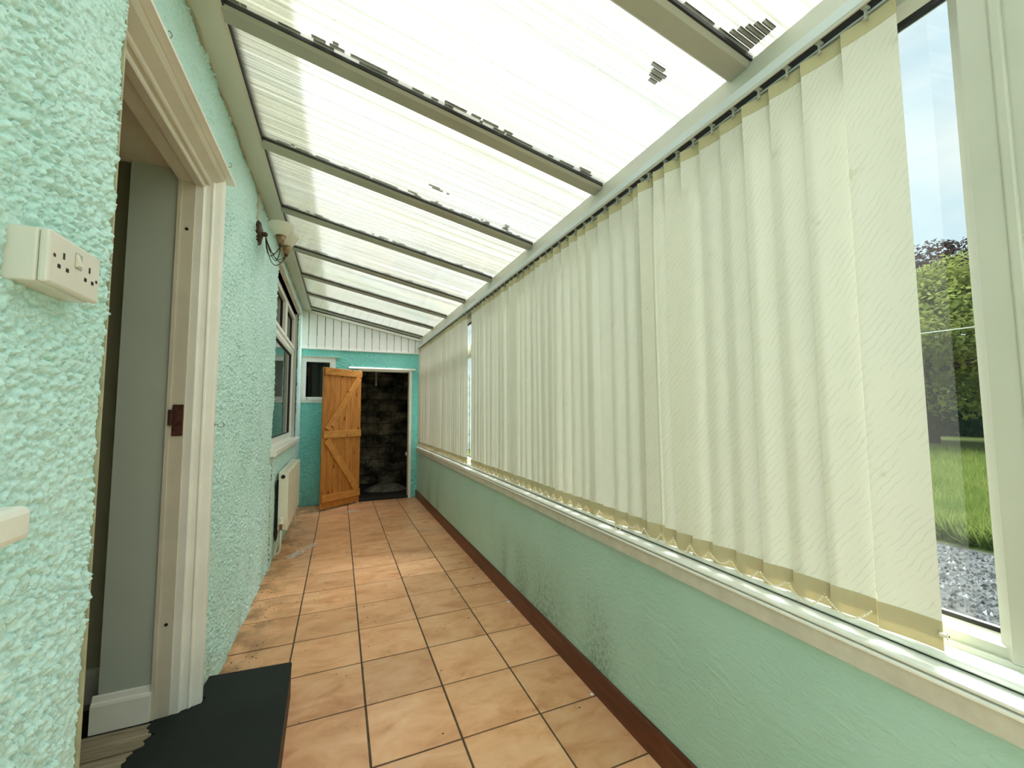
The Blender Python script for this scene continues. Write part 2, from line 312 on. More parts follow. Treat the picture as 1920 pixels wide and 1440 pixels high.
# ------------------------------------------------------------------ mesh helpers
def obj(name, bm, mat, parent=None, loc=None, smooth=False, mats=None):
    me = bpy.data.meshes.new(name); bm.to_mesh(me); bm.free()
    return link(name, me, mats or [mat], parent, smooth)
def link(name, me, mats, parent=None, smooth=False):
    for mm in mats: me.materials.append(MATS[mm] if isinstance(mm, str) else mm)
    if smooth:
        me.polygons.foreach_set('use_smooth', [True]*len(me.polygons))
    ob = bpy.data.objects.new(name, me); COL.objects.link(ob)
    if parent is not None: ob.parent = parent
    return ob
def empty(name, loc=(0, 0, 0)):
    e = bpy.data.objects.new(name, None); COL.objects.link(e); e.location = loc; e.empty_display_size = 0.05; return e
def struct(o): o['kind'] = 'structure'; return o
def tag(o, label, cat, group=None):
    o['label'] = label; o['category'] = cat
    if group: o['group'] = group
    return o
def box(bm, x0, x1, y0, y1, z0, z1, bev=0.0, mi=0):
    vs = [bm.verts.new(p) for p in ((x0,y0,z0),(x1,y0,z0),(x1,y1,z0),(x0,y1,z0),(x0,y0,z1),(x1,y0,z1),(x1,y1,z1),(x0,y1,z1))]
    fs = [bm.faces.new([vs[i] for i in f]) for f in ((3,2,1,0),(4,5,6,7),(0,1,5,4),(1,2,6,5),(2,3,7,6),(3,0,4,7))]
    for f in fs: f.material_index = mi
    if bev > 0:
        es = list({e for f in fs for e in f.edges})
        bmesh.ops.bevel(bm, geom=es, offset=bev, segments=2, affect='EDGES', profile=0.5)
    return vs
def bx(name, x0, x1, y0, y1, z0, z1, mat, parent=None, bev=0.0):
    bm = bmesh.new(); box(bm, x0, x1, y0, y1, z0, z1, bev); return obj(name, bm, mat, parent)
def prism(bm, prof, axis, a0, a1, sh=0.0):
    """closed profile extruded along axis. axis 'y': prof=(x,z); axis 'z': prof=(x,y); axis 'x': prof=(y,z)"""
    def P(p, a):
        if axis == 'y': return (p[0], a, p[1] + sh*a)
        if axis == 'z': return (p[0], p[1], a)
        return (a, p[0], p[1])
    A = [bm.verts.new(P(p, a0)) for p in prof]; B = [bm.verts.new(P(p, a1)) for p in prof]
    n = len(prof)
    for i in range(n):
        bm.faces.new((A[i], A[(i+1) % n], B[(i+1) % n], B[i]))
    bm.faces.new(A[::-1]); bm.faces.new(B)
    bmesh.ops.recalc_face_normals(bm, faces=bm.faces)
def pr(name, prof, axis, a0, a1, mat, parent=None, sh=0.0):
    bm = bmesh.new(); prism(bm, prof, axis, a0, a1, sh); return obj(name, bm, mat, parent)
def tube(bm, pts, r, n=8, cap=True):
    pts = [Vector(p) for p in pts]; rings = []
    rr = r if isinstance(r, (list, tuple)) else [r]*len(pts)
    t = (pts[1]-pts[0]).normalized()
    ref = Vector((0, 0, 1)) if abs(t.z) < 0.9 else Vector((1, 0, 0))
    u = t.cross(ref).normalized()
    for i, p in enumerate(pts):
        t = (pts[min(i+1, len(pts)-1)] - pts[max(i-1, 0)]).normalized()
        u = (u - t*u.dot(t)).normalized(); w = t.cross(u)
        rings.append([bm.verts.new(p + rr[i]*(math.cos(2*math.pi*k/n)*u + math.sin(2*math.pi*k/n)*w)) for k in range(n)])
    for a, b in zip(rings, rings[1:]):
        for k in range(n): bm.faces.new((a[k], a[(k+1) % n], b[(k+1) % n], b[k]))
    if cap: bm.faces.new(rings[0][::-1]); bm.faces.new(rings[-1])
def lathe(bm, prof, c, n=24, close=False, axis=Vector((0, 0, 1))):
    q = Vector((0, 0, 1)).rotation_difference(axis)
    rings = [[bm.verts.new(Vector(c) + q @ Vector((r*math.cos(2*math.pi*k/n), r*math.sin(2*math.pi*k/n), z))) for k in range(n)] for r, z in prof]
    for a, b in zip(rings, rings[1:]):
        for k in range(n): bm.faces.new((a[k], a[(k+1) % n], b[(k+1) % n], b[k]))
    if close: bm.faces.new(rings[0][::-1]); bm.faces.new(rings[-1])
def ball(bm, c, r, sub=1):
    bmesh.ops.create_icosphere(bm, subdivisions=sub, radius=r, matrix=Matrix.Translation(c))
def pydata(name, verts, faces, mat, parent=None, smooth=False):
    me = bpy.data.meshes.new(name); me.from_pydata(verts, [], faces); me.update()
    return link(name, me, [mat], parent, smooth)

# ------------------------------------------------------------------ roughcast relief
TAB = rng.random((256, 256))
JX = rng.random((256, 256)); JY = rng.random((256, 256)); HH = rng.random((256, 256)); RR = rng.random((256, 256))
def vnoise(u, v, f, off=0):
    x = u*f + off; y = v*f + off*1.7
    i = np.floor(x).astype(int); j = np.floor(y).astype(int); fx = x-i; fy = y-j
    fx = fx*fx*(3-2*fx); fy = fy*fy*(3-2*fy)
    a = TAB[i & 255, j & 255]; b = TAB[(i+1) & 255, j & 255]; c = TAB[i & 255, (j+1) & 255]; d = TAB[(i+1) & 255, (j+1) & 255]
    return (a*(1-fx)+b*fx)*(1-fy) + (c*(1-fx)+d*fx)*fy
def lumps(u, v, cell, off=0):
    x = u/cell + off; y = v/cell + off*0.77
    i = np.floor(x).astype(int); j = np.floor(y).astype(int); h = np.zeros_like(x)
    for di in (-1, 0, 1):
        for dj in (-1, 0, 1):
            a = (i+di) & 255; b = (j+dj) & 255
            dx = x - (i+di+JX[a, b]); dy = y - (j+dj+JY[a, b])
            r = 0.45 + 0.55*RR[a, b]
            q = 1 - (dx*dx+dy*dy)/(r*r)
            h = np.maximum(h, np.where(q > 0, np.sqrt(np.maximum(q, 0))*HH[a, b], 0))
    return h
def relief(u, v, cell=0.013):
    wu = u + 0.006*(vnoise(u, v, 60)-0.5) + 0.02*(vnoise(u, v, 9, 5)-0.5); wv = v + 0.006*(vnoise(u, v, 60, 31)-0.5)
    dens = 0.45 + 0.55*np.clip((vnoise(u, v, 7, 11)-0.25)*2, 0, 1)
    h = 0.55*lumps(wu, wv*1.15, cell)*dens + 0.40*lumps(wu, wv, cell*0.5, 3.3)*dens + 0.18*vnoise(u, v, 45, 7) + 0.14*vnoise(u, v, 230, 2)
    return h
def relief_patches(name, patches, place, mat, parent=None):
    """patches: (u0,u1,v0,v1,step,amp,cell,base); place(u,v,h)->(x,y,z) arrays"""
    V = []; F = []; off = 0
    for (u0, u1, v0, v1, st, amp, cell, base) in patches:
        nu = max(2, int(round((u1-u0)/st))+1); nv = max(2, int(round((v1-v0)/st))+1)
        uu, vv = np.meshgrid(np.linspace(u0, u1, nu), np.linspace(v0, v1, nv), indexing='ij')
        h = relief(uu.ravel(), vv.ravel(), cell)*amp + base
        if abs(u1-NEAR_EDGE) < 1e-6: h = base + (h-base)*np.clip((u1-uu.ravel())/0.012, 0.08, 1.0)
        V.append(np.stack(place(uu.ravel(), vv.ravel(), h), -1))
        idx = np.arange(nu*nv).reshape(nu, nv) + off
        F.append(np.stack([idx[:-1, :-1].ravel(), idx[1:, :-1].ravel(), idx[1:, 1:].ravel(), idx[:-1, 1:].ravel()], -1)); off += nu*nv
    V = np.concatenate(V); F = np.concatenate(F)
    me = bpy.data.meshes.new(name)
    me.vertices.add(len(V)); me.vertices.foreach_set('co', V.astype(np.float32).ravel())
    me.loops.add(F.size); me.loops.foreach_set('vertex_index', F.astype(np.int32).ravel())
    me.polygons.add(len(F)); me.polygons.foreach_set('loop_start', np.arange(0, F.size, 4, dtype=np.int32)); me.polygons.foreach_set('loop_total', np.full(len(F), 4, dtype=np.int32))
    me.update(calc_edges=True); me.validate()
    return link(name, me, [mat], parent, True)

# ------------------------------------------------------------------ dimensions
XL, XN, XR = -0.302, -0.268, 1.290        # left wall, near left section, right dwarf wall
YF, YB = 6.30, -1.30                      # far wall, wall behind the camera
T, TY0 = 0.33333, 1.6095                  # tile pitch, a tile joint
NEAR_EDGE = 1.145
ROOF_K = 0.016                            # the lean-to roof climbs slightly along its length
def roof_z(x, y): return 2.605 + ROOF_K*(y-1.6) - 0.205*(x+0.19)
RAIL_K = 0.009

# ------------------------------------------------------------------ floor
floor = struct(empty('floor', (0, 0, 0)))
bx('floor_bed', XL-0.15, XR+0.12, YB, YF+0.02, -0.08, -0.0028, 'grout', floor)
G = 0.0040
xs = [XL-0.01, 0.0, T, 2*T, 3*T, XR-0.004]
ys = [TY0 + T*k for k in range(-9, 15)]
tile_meshes = {}
for i in range(5):
    for j in range(len(ys)-1):
        x0, x1, y0, y1 = xs[i]+G, xs[i+1]-G, ys[j]+G, min(ys[j+1]-G, YF-0.005)
        if y1-y0 < 0.03: continue
        key = (i, round(y1-y0, 3))
        if key not in tile_meshes:
            bm = bmesh.new(); w, d = (x1-x0)/2, (y1-y0)/2
            box(bm, -w, w, -d, d, -0.010, 0.0, 0.0018)
            me = bpy.data.meshes.new('tile'); bm.to_mesh(me); bm.free(); me.materials.append(MATS['terracotta_tile']); tile_meshes[key] = me
        t = bpy.data.objects.new('tile', tile_meshes[key]); COL.objects.link(t); t.parent = floor
        t.location = ((x0+x1)/2, (y0+y1)/2, random.uniform(-0.0008, 0.0008)); t.rotation_euler = (random.uniform(-.0015, .0015), random.uniform(-.0015, .0015), 0)

# ------------------------------------------------------------------ left wall
DOOR_Y1, DOOR_Z = 1.99, 2.225
WIN_Y0, WIN_Y1, WIN_Z0, WIN_Z1 = 3.87, 5.74, 0.955, 2.50
pl = lambda u, v, h: (h, u, v)
A = 0.020
relief_patches('wall_left', [
    (-1.3, 0.55, 0, 2.75, 0.02, A, 0.014, XN-0.006),
    (0.55, NEAR_EDGE, 0.30, 2.60, 0.0026, A, 0.0135, XN-0.006),
    (0.55, NEAR_EDGE, 0.0, 0.30, 0.01, A, 0.0135, XN-0.006),
    (NEAR_EDGE, DOOR_Y1+0.02, DOOR_Z+0.01, 2.80, 0.004, A, 0.0135, XL-0.006),
    (DOOR_Y1, 3.0, 0.0, 2.80, 0.0036, 0.022, 0.0150, XL-0.010),
    (3.0, WIN_Y0, 0.0, 2.80, 0.005, 0.022, 0.0150, XL-0.010),
    (WIN_Y0, WIN_Y1, 0.0, WIN_Z0, 0.009, A, 0.014, XL-0.006),
    (WIN_Y0, WIN_Y1, WIN_Z1, 2.80, 0.009, A, 0.014, XL-0.006),
    (WIN_Y1, YF+0.01, 0.0, 2.80, 0.009, A, 0.014, XL-0.006),
], pl, 'roughcast_mint')
struct(bpy.data.objects['wall_left'])
wl = bpy.data.objects['wall_left']
# masonry body behind the relief (returns of the openings)
bm = bmesh.new()
box(bm, -0.575, XN-0.004, -1.3, NEAR_EDGE, 0, 2.75)
box(bm, -0.575, XL-0.008, NEAR_EDGE, 1.985, DOOR_Z, 2.80)
box(bm, -0.555, XL-0.008, 1.985, WIN_Y0, 0, 2.80)
box(bm, -0.575, XL-0.008, WIN_Y0, WIN_Y1, 0, WIN_Z0)
box(bm, -0.575, XL-0.008, WIN_Y0, WIN_Y1, WIN_Z1, 2.80)
box(bm, -0.575, XL-0.008, WIN_Y1, YF+0.3, 0, 2.80)
obj('masonry', bm, 'reveal_plaster', wl)
bx('corner_bead', XN-0.004, XN+0.003, NEAR_EDGE-0.003, NEAR_EDGE+0.003, 0.14, 2.62, 'silicone', wl)
# upper house wall with the eaves above the lean-to
hw = struct(bx('wall_house_upper', -0.60, -0.31, -6, 10, 2.80, 5.6, 'house_render'))

# near doorway ------------------------------------------------------
d1 = struct(empty('door_1', (-0.3, 1.6, 0.14)))
d1i = Matrix.Translation((0.3, -1.6, -0.14))
def under(o, root):
    o.parent = root; o.matrix_parent_inverse = Matrix.Translation(-Vector(root.location)); return o
ST = 0.14
prof = [(-0.352, 1.957), (-0.350, 1.954), (-0.324, 1.953), (-0.320, 1.957), (-0.318, 1.966), (-0.302, 1.969), (-0.297, 1.966), (-0.293, 1.968), (-0.290, 1.976), (-0.270, 1.984), (-0.262, 1.990), (-0.262, 2.008), (-0.300, 2.010), (-0.352, 2.010)]
under(pr('architrave', prof, 'z', ST, 2.262, 'white_paint'), d1)
hp = [(-0.352, 2.168), (-0.350, 2.165), (-0.324, 2.164), (-0.320, 2.169), (-0.318, 2.183), (-0.312, 2.186), (-0.309, 2.182), (-0.304, 2.186), (-0.300, 2.194), (-0.270, 2.214), (-0.262, 2.224), (-0.262, 2.240), (-0.352, 2.240)]
under(pr('head_architrave', hp, 'y', NEAR_EDGE-0.05, 1.991, 'cream_paint'), d1)
under(pr('drip_strip', [(-0.31, 2.240), (-0.238, 2.240), (-0.236, 2.246), (-0.240, 2.252), (-0.31, 2.256)], 'y', NEAR_EDGE-0.05, 2.062, 'white_paint'), d1)
lin = under(bx('door_lining', -0.395, -0.350, 1.950, 1.965, ST, DOOR_Z-0.03, 'cream_paint'), d1)
under(bx('lining_edge', -0.405, -0.393, 1.944, 1.962, ST, DOOR_Z-0.02, 'cream_paint'), d1)
under(bx('head_lining', -0.405, -0.350, NEAR_EDGE-0.05, 1.955, DOOR_Z-0.05, DOOR_Z-0.003, 'cream_paint'), d1)
bm = bmesh.new(); box(bm, -0.386, -0.352, 1.944, 1.952, 1.165, 1.285, 0.002); box(bm, -0.397, -0.384, 1.936, 1.950, 1.205, 1.265, 0.003)
box(bm, -0.378, -0.362, 1.9425, 1.946, 1.185, 1.262)
sp = under(obj('strike_plate', bm, 'iron_rust'), d1); sp['label'] = 'rusty iron strike plate'
for zz in (1.98, 0.47):
    bm = bmesh.new(); lathe(bm, [(0.0001, 0), (0.006, 0.0002), (0.006, 0.002)], (-0.372, 1.950, zz), 12, axis=Vector((0, -1, 0)))
    under(obj('screw_hole', bm, 'hole_black'), d1)

# reveal lining, hall beyond
wr = struct(bx('wall_reveal', -0.556, -0.395, 1.955, 1.985, ST, DOOR_Z, 'reveal_plaster'))
struct(bx('ceiling_reveal', -0.60, -0.40, 1.05, 1.97, DOOR_Z-0.004, DOOR_Z+0.02, 'cream_paint'))
sk = [(1.955, 0.145), (1.938, 0.145), (1.938, 0.235), (1.941, 0.243), (1.947, 0.246), (1.950, 0.262), (1.955, 0.266)]
struct(pr('baseboard_reveal', sk, 'x', -0.570, -0.404, 'white_paint'))
hall = struct(bx('wall_hall_end', -2.4, -0.54, 2.16, 2.24, 0.1, 2.6, 'hall_plaster'))
struct(bx('wall_hall_side', -2.45, -2.4, -0.6, 2.24, 0.1, 2.6, 'hall_plaster'))
struct(bx('wall_hall_back', -2.4, -0.575, -0.6, -0.55, 0.1, 2.6, 'hall_plaster'))
struct(bx('ceiling_hall', -2.45, -0.575, -0.6, 2.24, 2.40, 2.46, 'hall_plaster'))
struct(pr('baseboard_hall', [(2.16, 0.145), (2.143, 0.145), (2.143, 0.25), (2.150, 0.265), (2.16, 0.268)], 'x', -2.4, -0.576, 'white_paint'))
fh = struct(empty('floor_hall', (-1.2, 1.2, 0.1)))
for k in range(13):
    y0 = 0.40 + k*0.128; y1 = y0+0.1235
    xe = -0.375 if 1.05 < y0 and y1 < 1.945 else -0.56
    if y0 < 1.94 < y1: y1 = 1.9405; xe = -0.375
    under(bx('floorboard', -2.4, xe, y0, y1, 0.108, 0.1415+0.001*((k*7) % 3-1), 'floorboard_old', None, 0.002), fh)
under(bx('subfloor', -2.4, -0.40, -0.6, 2.2, 0.08, 0.114, 'store_black'), fh)

# the black step
bm = bmesh.new()
top = [(-0.280, 2.02), (-0.280, 2.165), (0.024, 2.140), (0.031, 2.132), (0.050, 1.42), (-0.28, 1.36)]
A0 = [bm.verts.new((x, y, 0.002)) for x, y in top]; B0 = [bm.verts.new((x, y, ST-0.003)) for x, y in top]
n = len(top)
for i in range(n): bm.faces.new((A0[i], A0[(i+1) % n], B0[(i+1) % n], B0[i]))
bm.faces.new(B0); bm.faces.new(A0[::-1]); bmesh.ops.recalc_face_normals(bm, faces=bm.faces)
step = tag(obj('door_step', bm, 'step_side'), 'black painted timber step on the tiles below the open doorway', 'step')
# painted sheet on top with torn edge that runs in over the threshold
edge = []
for k in range(44):
    t_ = k/43; edge.append((-0.392 + 0.030*(random.random()-0.5) + 0.018*math.sin(9*t_) - (0.02 if t_ > .9 else 0), 1.38 + 0.565*t_))
sheet = edge + [(-0.352, 1.951), (-0.258, 1.985), (-0.256, 2.02), (-0.284, 2.03), (-0.280, 2.166), (0.026, 2.141), (0.033, 2.131), (0.052, 1.42)]
bm = bmesh.new()
A0 = [bm.verts.new((x, y, ST-0.002)) for x, y in sheet]; B0 = [bm.verts.new((x, y, ST+0.004)) for x, y in sheet]; n = len(sheet)
for i in range(n): bm.faces.new((A0[i], A0[(i+1) % n], B0[(i+1) % n], B0[i]))
f1 = bm.faces.new(B0); f2 = bm.faces.new(A0[::-1])
bmesh.ops.triangulate(bm, faces=[f1, f2]); bmesh.ops.recalc_face_normals(bm, faces=bm.faces)
obj('painted_top', bm, 'black_paint', step)
bx('threshold_packing', -0.370, -0.284, 1.38, 1.95, 0.09, ST-0.0025, 'floorboard_old', step)

# ------------------------------------------------------------------ left window (window_2) with board
def frame_rect(bm, plane, a0, a1, b0, b1, w, c0, c1):
    """rectangular frame; plane 'x' : a=y,b=z,c=x ; plane 'y': a=x,b=z,c=y"""
    def B(a, b_, c, d):
        if plane == 'x': box(bm, c0, c1, a, b_, c, d, 0.003)
        else: box(bm, a, b_, c0, c1, c, d, 0.003)
    B(a0, a0+w, b0, b1); B(a1-w, a1, b0, b1); B(a0+w, a1-w, b0, b0+w); B(a0+w, a1-w, b1-w, b1)
w2 = struct(empty('window_2', (-0.37, 4.8, 0.96)))
bm = bmesh.new(); frame_rect(bm, 'x', WIN_Y0, WIN_Y1, WIN_Z0, WIN_Z1, 0.05, -0.405, -0.345)
box(bm, -0.405, -0.345, WIN_Y0+0.05, WIN_Y1-0.05, 1.985, 2.04, 0.003); box(bm, -0.405, -0.345, 4.80, 4.86, 2.04, WIN_Z1-0.05, 0.003)
under(obj('window_frame', bm, 'upvc'), w2)
for (a0, a1, b0, b1, nm) in ((WIN_Y0+0.05, WIN_Y1-0.05, WIN_Z0+0.05, 1.985, 'pane'), (WIN_Y0+0.05, 4.80, 2.04, WIN_Z1-0.05, 'pane'), (4.86, WIN_Y1-0.05, 2.04, WIN_Z1-0.05, 'pane')):
    bm = bmesh.new(); frame_rect(bm, 'x', a0, a1, b0, b1, 0.038 if b0 > 2 else 0.018, -0.392, -0.332 if b0 > 2 else -0.350)
    s = under(obj('sash' if b0 > 2 else 'glazing_bead', bm, 'upvc'), w2)
    bm = bmesh.new(); frame_rect(bm, 'x', a0+0.017, a1-0.017, b0+0.017, b1-0.017, 0.024 if b0 > 2 else 0.006, -0.385, -0.362)
    under(obj('gasket', bm, 'rubber_black'), w2)
    under(bx('pane', -0.380, -0.374, a0+0.01, a1-0.01, b0+0.01, b1-0.01, 'window_glass'), w2)
under(pr('head_drip', [(-0.40, 2.50), (-0.272, 2.50), (-0.270, 2.512), (-0.300, 2.522), (-0.40, 2.522)], 'y', WIN_Y0-0.03, WIN_Y1+0.06, 'cream_paint'), w2)
under(pr('window_board', [(-0.40, 0.905), (-0.262, 0.905), (-0.256, 0.912), (-0.256, 0.948), (-0.264, 0.956), (-0.40, 0.962)], 'y', 3.79, 5.86, 'white_paint'), w2)
rb = struct(empty('wall_dark_room', (-1.5, 4.8, 0)))
for nm, a in (('back_wall', (-2.2, -2.15, 3.2, 6.3)), ('side_wall', (-2.2, -0.58, 3.15, 3.2)), ('end_wall', (-2.2, -0.58, 6.28, 6.32))):
    under(bx(nm, *a, 0.0, 2.7, 'hall_plaster'), rb)
under(bx('room_ceiling', -2.2, -0.58, 3.15, 6.3, 2.6, 2.68, 'hall_plaster'), rb); under(bx('room_floor', -2.2, -0.58, 3.15, 6.3, 0.05, 0.1, 'room_floor'), rb)

# ------------------------------------------------------------------ far wall
FD0, FD1, FDZ = 0.475, 1.168, 1.885       # doorway into the store
FW0, FW1, FWZ0, FWZ1 = -0.305, 0.135, 1.40, 2.035
CLZ = 2.158
pf = lambda u, v, h: (u, YF-h, v)
relief_patches('wall_far', [
    (XL-0.02, FD0, 0.0, FWZ0, 0.007, 0.022, 0.026, -0.010),
    (FW1, FD0, FWZ0, FWZ1, 0.007, 0.022, 0.026, -0.010),
    (XL-0.02, FD0, FWZ1, CLZ+0.02, 0.007, 0.022, 0.026, -0.010),
    (FD0, FD1, FDZ, CLZ+0.02, 0.007, 0.022, 0.026, -0.010),
    (FD1, XR+0.03, 0.0, CLZ+0.02, 0.007, 0.022, 0.026, -0.010),
], pf, 'roughcast_teal')
wf = struct(bpy.data.objects['wall_far'])
bm = bmesh.new()
box(bm, -0.60, FW0, YF+0.008, YF+0.15, 0, 2.9); box(bm, FW0, FD0, YF+0.008, YF+0.15, 0, FWZ0); box(bm, FW0, FW1, YF+0.008, YF+0.15, FWZ1, 2.9)
box(bm, FW1, FD0, YF+0.008, YF+0.15, FWZ0, 2.9); box(bm, FD0, FD1, YF+0.008, YF+0.15, FDZ, 2.9); box(bm, FD1, 1.6, YF+0.008, YF+0.15, 0, 2.9)
obj('masonry', bm, 'store_black', wf)
# cladding gable
cl = struct(empty('trim_2', (0.5, YF, CLZ)))
nb = 16; xs_c = np.linspace(XL-0.02, XR+0.06, nb+1)
for k in range(nb):
    x0, x1 = xs_c[k]+0.003, xs_c[k+1]-0.003
    bm = bmesh.new(); z0, z1 = roof_z(x0, YF), roof_z(x1, YF)
    P = [(x0, CLZ), (x1, CLZ), (x1, z1-0.0), (x0, z0-0.0)]
    ch = 0.005
    fr_ = [bm.verts.new((x, YF-0.030, z)) for x, z in ((x0+ch, CLZ), (x1-ch, CLZ), (x1-ch, z1), (x0+ch, z0))]
    bk = [bm.verts.new((x, YF-0.022, z)) for x, z in P]
    bb = [bm.verts.new((x, YF-0.010, z)) for x, z in P]
    bm.faces.new(fr_); 
    for a, b_ in ((fr_, bk), (bk, bb)):
        for i in range(4): bm.faces.new((a[i], a[(i+1) % 4], b_[(i+1) % 4], b_[i]))
    bm.faces.new(bb[::-1]); bmesh.ops.recalc_face_normals(bm, faces=bm.faces)
    under(obj('cladding_board', bm, 'upvc'), cl)
under(bx('cladding_backing', XL-0.02, XR+0.08, YF-0.012, YF+0.006, CLZ, 2.34, 'upvc_roof'), cl)
under(pr('cladding_edge_strip', [(YF-0.040, CLZ-0.012), (YF-0.036, CLZ-0.016), (YF-0.005, CLZ-0.016), (YF-0.005, CLZ+0.006), (YF-0.040, CLZ+0.006)], 'x', XL-0.005, XR+0.03, 'upvc'), cl)
bm = bmesh.new()
a = [(XL-0.01, YF-0.045), (XR+0.10, YF-0.045), (XR+0.10, YF-0.008), (XL-0.01, YF-0.008)]
vt = [bm.verts.new((x, y, roof_z(x, YF)+0.004)) for x, y in a]; vb = [bm.verts.new((x, y, roof_z(x, YF)-0.030)) for x, y in a]
for i in range(4): bm.faces.new((vb[i], vb[(i+1) % 4], vt[(i+1) % 4], vt[i]))
bm.faces.new(vt); bm.faces.new(vb[::-1]); bmesh.ops.recalc_face_normals(bm, faces=bm.faces)
under(obj('cladding_top_strip', bm, 'upvc_roof'), cl)

# small window in the far wall
w3 = struct(empty('window_3', (-0.09, YF, FWZ0)))
bm = bmesh.new(); frame_rect(bm, 'y', FW0, FW1, FWZ0, FWZ1, 0.035, YF-0.022, YF+0.04); under(obj('window_frame', bm, 'upvc'), w3)
bm = bmesh.new(); frame_rect(bm, 'y', FW0+0.030, FW1-0.030, FWZ0+0.035, FWZ1-0.030, 0.042, YF-0.036, YF+0.03); under(obj('sash', bm, 'upvc'), w3)
bm = bmesh.new(); frame_rect(bm, 'y', FW0+0.068, FW1-0.068, FWZ0+0.073, FWZ1-0.068, 0.008, YF-0.030, YF+0.02); under(obj('gasket', bm, 'rubber_black'), w3)
under(bx('pane', FW0+0.06, FW1-0.06, YF-0.012, YF-0.006, FWZ0+0.07, FWZ1-0.06, 'window_glass'), w3)
under(pr('head_drip', [(YF-0.05, FWZ1), (YF-0.05, FWZ1+0.008), (YF+0.0, FWZ1+0.016), (YF+0.0, FWZ1)], 'x', FW0-0.02, FW1+0.05, 'cream_paint'), w3)
bm = bmesh.new(); ball(bm, (FW0+0.09, YF-0.042, FWZ0+0.055), 0.008); under(obj('handle', bm, 'hole_black'), w3)
# frame of the store doorway
tr3 = struct(empty('trim_3', ((FD0+FD1)/2, YF, 0)))
under(bx('jamb', FD1-0.004, FD1+0.034, YF-0.022, YF+0.12, 0.0, FDZ, 'white_paint'), tr3)
under(bx('jamb', FD0-0.034, FD0+0.004, YF-0.014, YF+0.12, 0.0, FDZ, 'white_paint'), tr3)
under(pr('head_drip', [(YF-0.052, FDZ+0.004), (YF-0.052, FDZ+0.014), (YF-0.03, FDZ+0.034), (YF+0.02, FDZ+0.036), (YF+0.02, FDZ+0.004)], 'x', FD0-0.16, FD1+0.085, 'white_paint'), tr3)
under(bx('head', FD0-0.03, FD1+0.03, YF-0.012, YF+0.12, FDZ-0.02, FDZ+0.006, 'white_paint'), tr3)
under(bx('threshold', FD0, FD1, YF-0.01, YF+0.12, -0.02, 0.028, 'store_black', None, 0.004), tr3)

# plank door, open -------------------------------------------------
LW, LH = 0.615, 1.835
hinge = Vector((0.470, YF-0.055, 0.022)); tip = Vector((-0.008, 5.865, 0.022))
dirv = (tip-hinge).normalized(); ang = math.atan2(dirv.y, dirv.x)
d2 = struct(empty('door_2', hinge)); d2.rotation_euler = (0, 0, ang)
# local: x from hinge to tip, y thickness. The visible (ledged) side is the one toward the camera
n_v = Vector((-dirv.y, dirv.x, 0)); SGN = 1 if n_v.y < 0 else -1     # local +y or -y faces the camera
def leafbox(name, x0, x1, t0, t1, z0, z1, mat, bev=0.0025):
    bm = bmesh.new(); box(bm, x0, x1, min(SGN*t0, SGN*t1), max(SGN*t0, SGN*t1), z0, z1, bev)
    o = obj(name, bm, mat); o.parent = d2; return o
npk = 7
for k in range(npk):
    leafbox('plank', k*LW/npk+0.0008, (k+1)*LW/npk-0.0008, 0, 0.020, 0, LH, 'pine_stain')
for (z0, z1) in ((LH-0.098, LH-0.005), (0.905, 0.998), (0.085, 0.178)):
    leafbox('ledge', 0.004, LW-0.012, 0.020, 0.042, z0, z1, 'pine_ledge', 0.004)
def brace(xa, za, xb, zb, w=0.092):
    bm = bmesh.new(); d = Vector((xb-xa, 0, zb-za)); L = d.length; box(bm, 0, L, min(SGN*0.020, SGN*0.041), max(SGN*0.020, SGN*0.041), -w/2, w/2, 0.004)
    o = obj('brace', bm, 'pine_ledge'); o.parent = d2; o.location = (xa, 0, za); o.rotation_euler = (0, -math.atan2(zb-za, xb-xa), 0)
    return o
brace(0.045, LH-0.105, LW-0.070, 1.015)
brace(0.060, 0.185, LW-0.060, 0.885)

# store room beyond
SY = 7.9
struct(bx('wall_store_left', -0.66, -0.60, YF+0.15, SY, -0.1, 2.4, 'store_black')); struct(bx('wall_store_right', 1.62, 1.68, YF+0.15, SY, -0.1, 2.4, 'store_black'))
struct(bx('ceiling_store', -0.66, 1.68, YF+0.15, SY+0.06, 2.25, 2.35, 'store_black')); struct(bx('floor_store', -0.66, 1.68, YF-0.0, SY+0.06, -0.12, -0.03, 'store_black'))
wsb = struct(bx('wall_store_back', -0.66, 1.68, SY+0.012, SY+0.08, -0.1, 2.4, 'store_black'))
row = 0; z = -0.02
bmeshes = []
for q in range(2):
    bm = bmesh.new(); box(bm, -0.211, 0.211, -0.02, 0.0, -0.103, 0.103, 0.006); me = bpy.data.meshes.new('block'); bm.to_mesh(me); bm.free(); me.materials.append(MATS['store_brick']); bmeshes.append(me)
while z < 2.2:
    x = 0.12 + (0.22 if row % 2 else 0.0)
    while x < 1.6:
        t = bpy.data.objects.new('block', bmeshes[row % 2]); COL.objects.link(t); t.location = (x+0.1, SY+0.012+random.uniform(-.004, .004), z+0.11); t.parent = wsb; x += 0.432
    z += 0.216; row += 1
bm = bmesh.new(); tube(bm, [(0.80, SY-0.12, 2.25), (0.80, SY-0.12, 2.0), (0.802, SY-0.12, 1.78)], 0.017, 10); tube(bm, [(0.802, SY-0.12, 1.80), (0.802, SY-0.12, 1.745)], 0.022, 10)
tag(obj('hanging_pipe', bm, 'pipe_paint'), 'grey plastic pipe hanging from the ceiling of the dark store room', 'pipe')
bm = bmesh.new()
vs = []
for k in range(26):
    a_ = 2*math.pi*k/26; vs.append((0.95+0.32*math.cos(a_)*(1+0.2*random.random()), 7.25+0.22*math.sin(a_)))
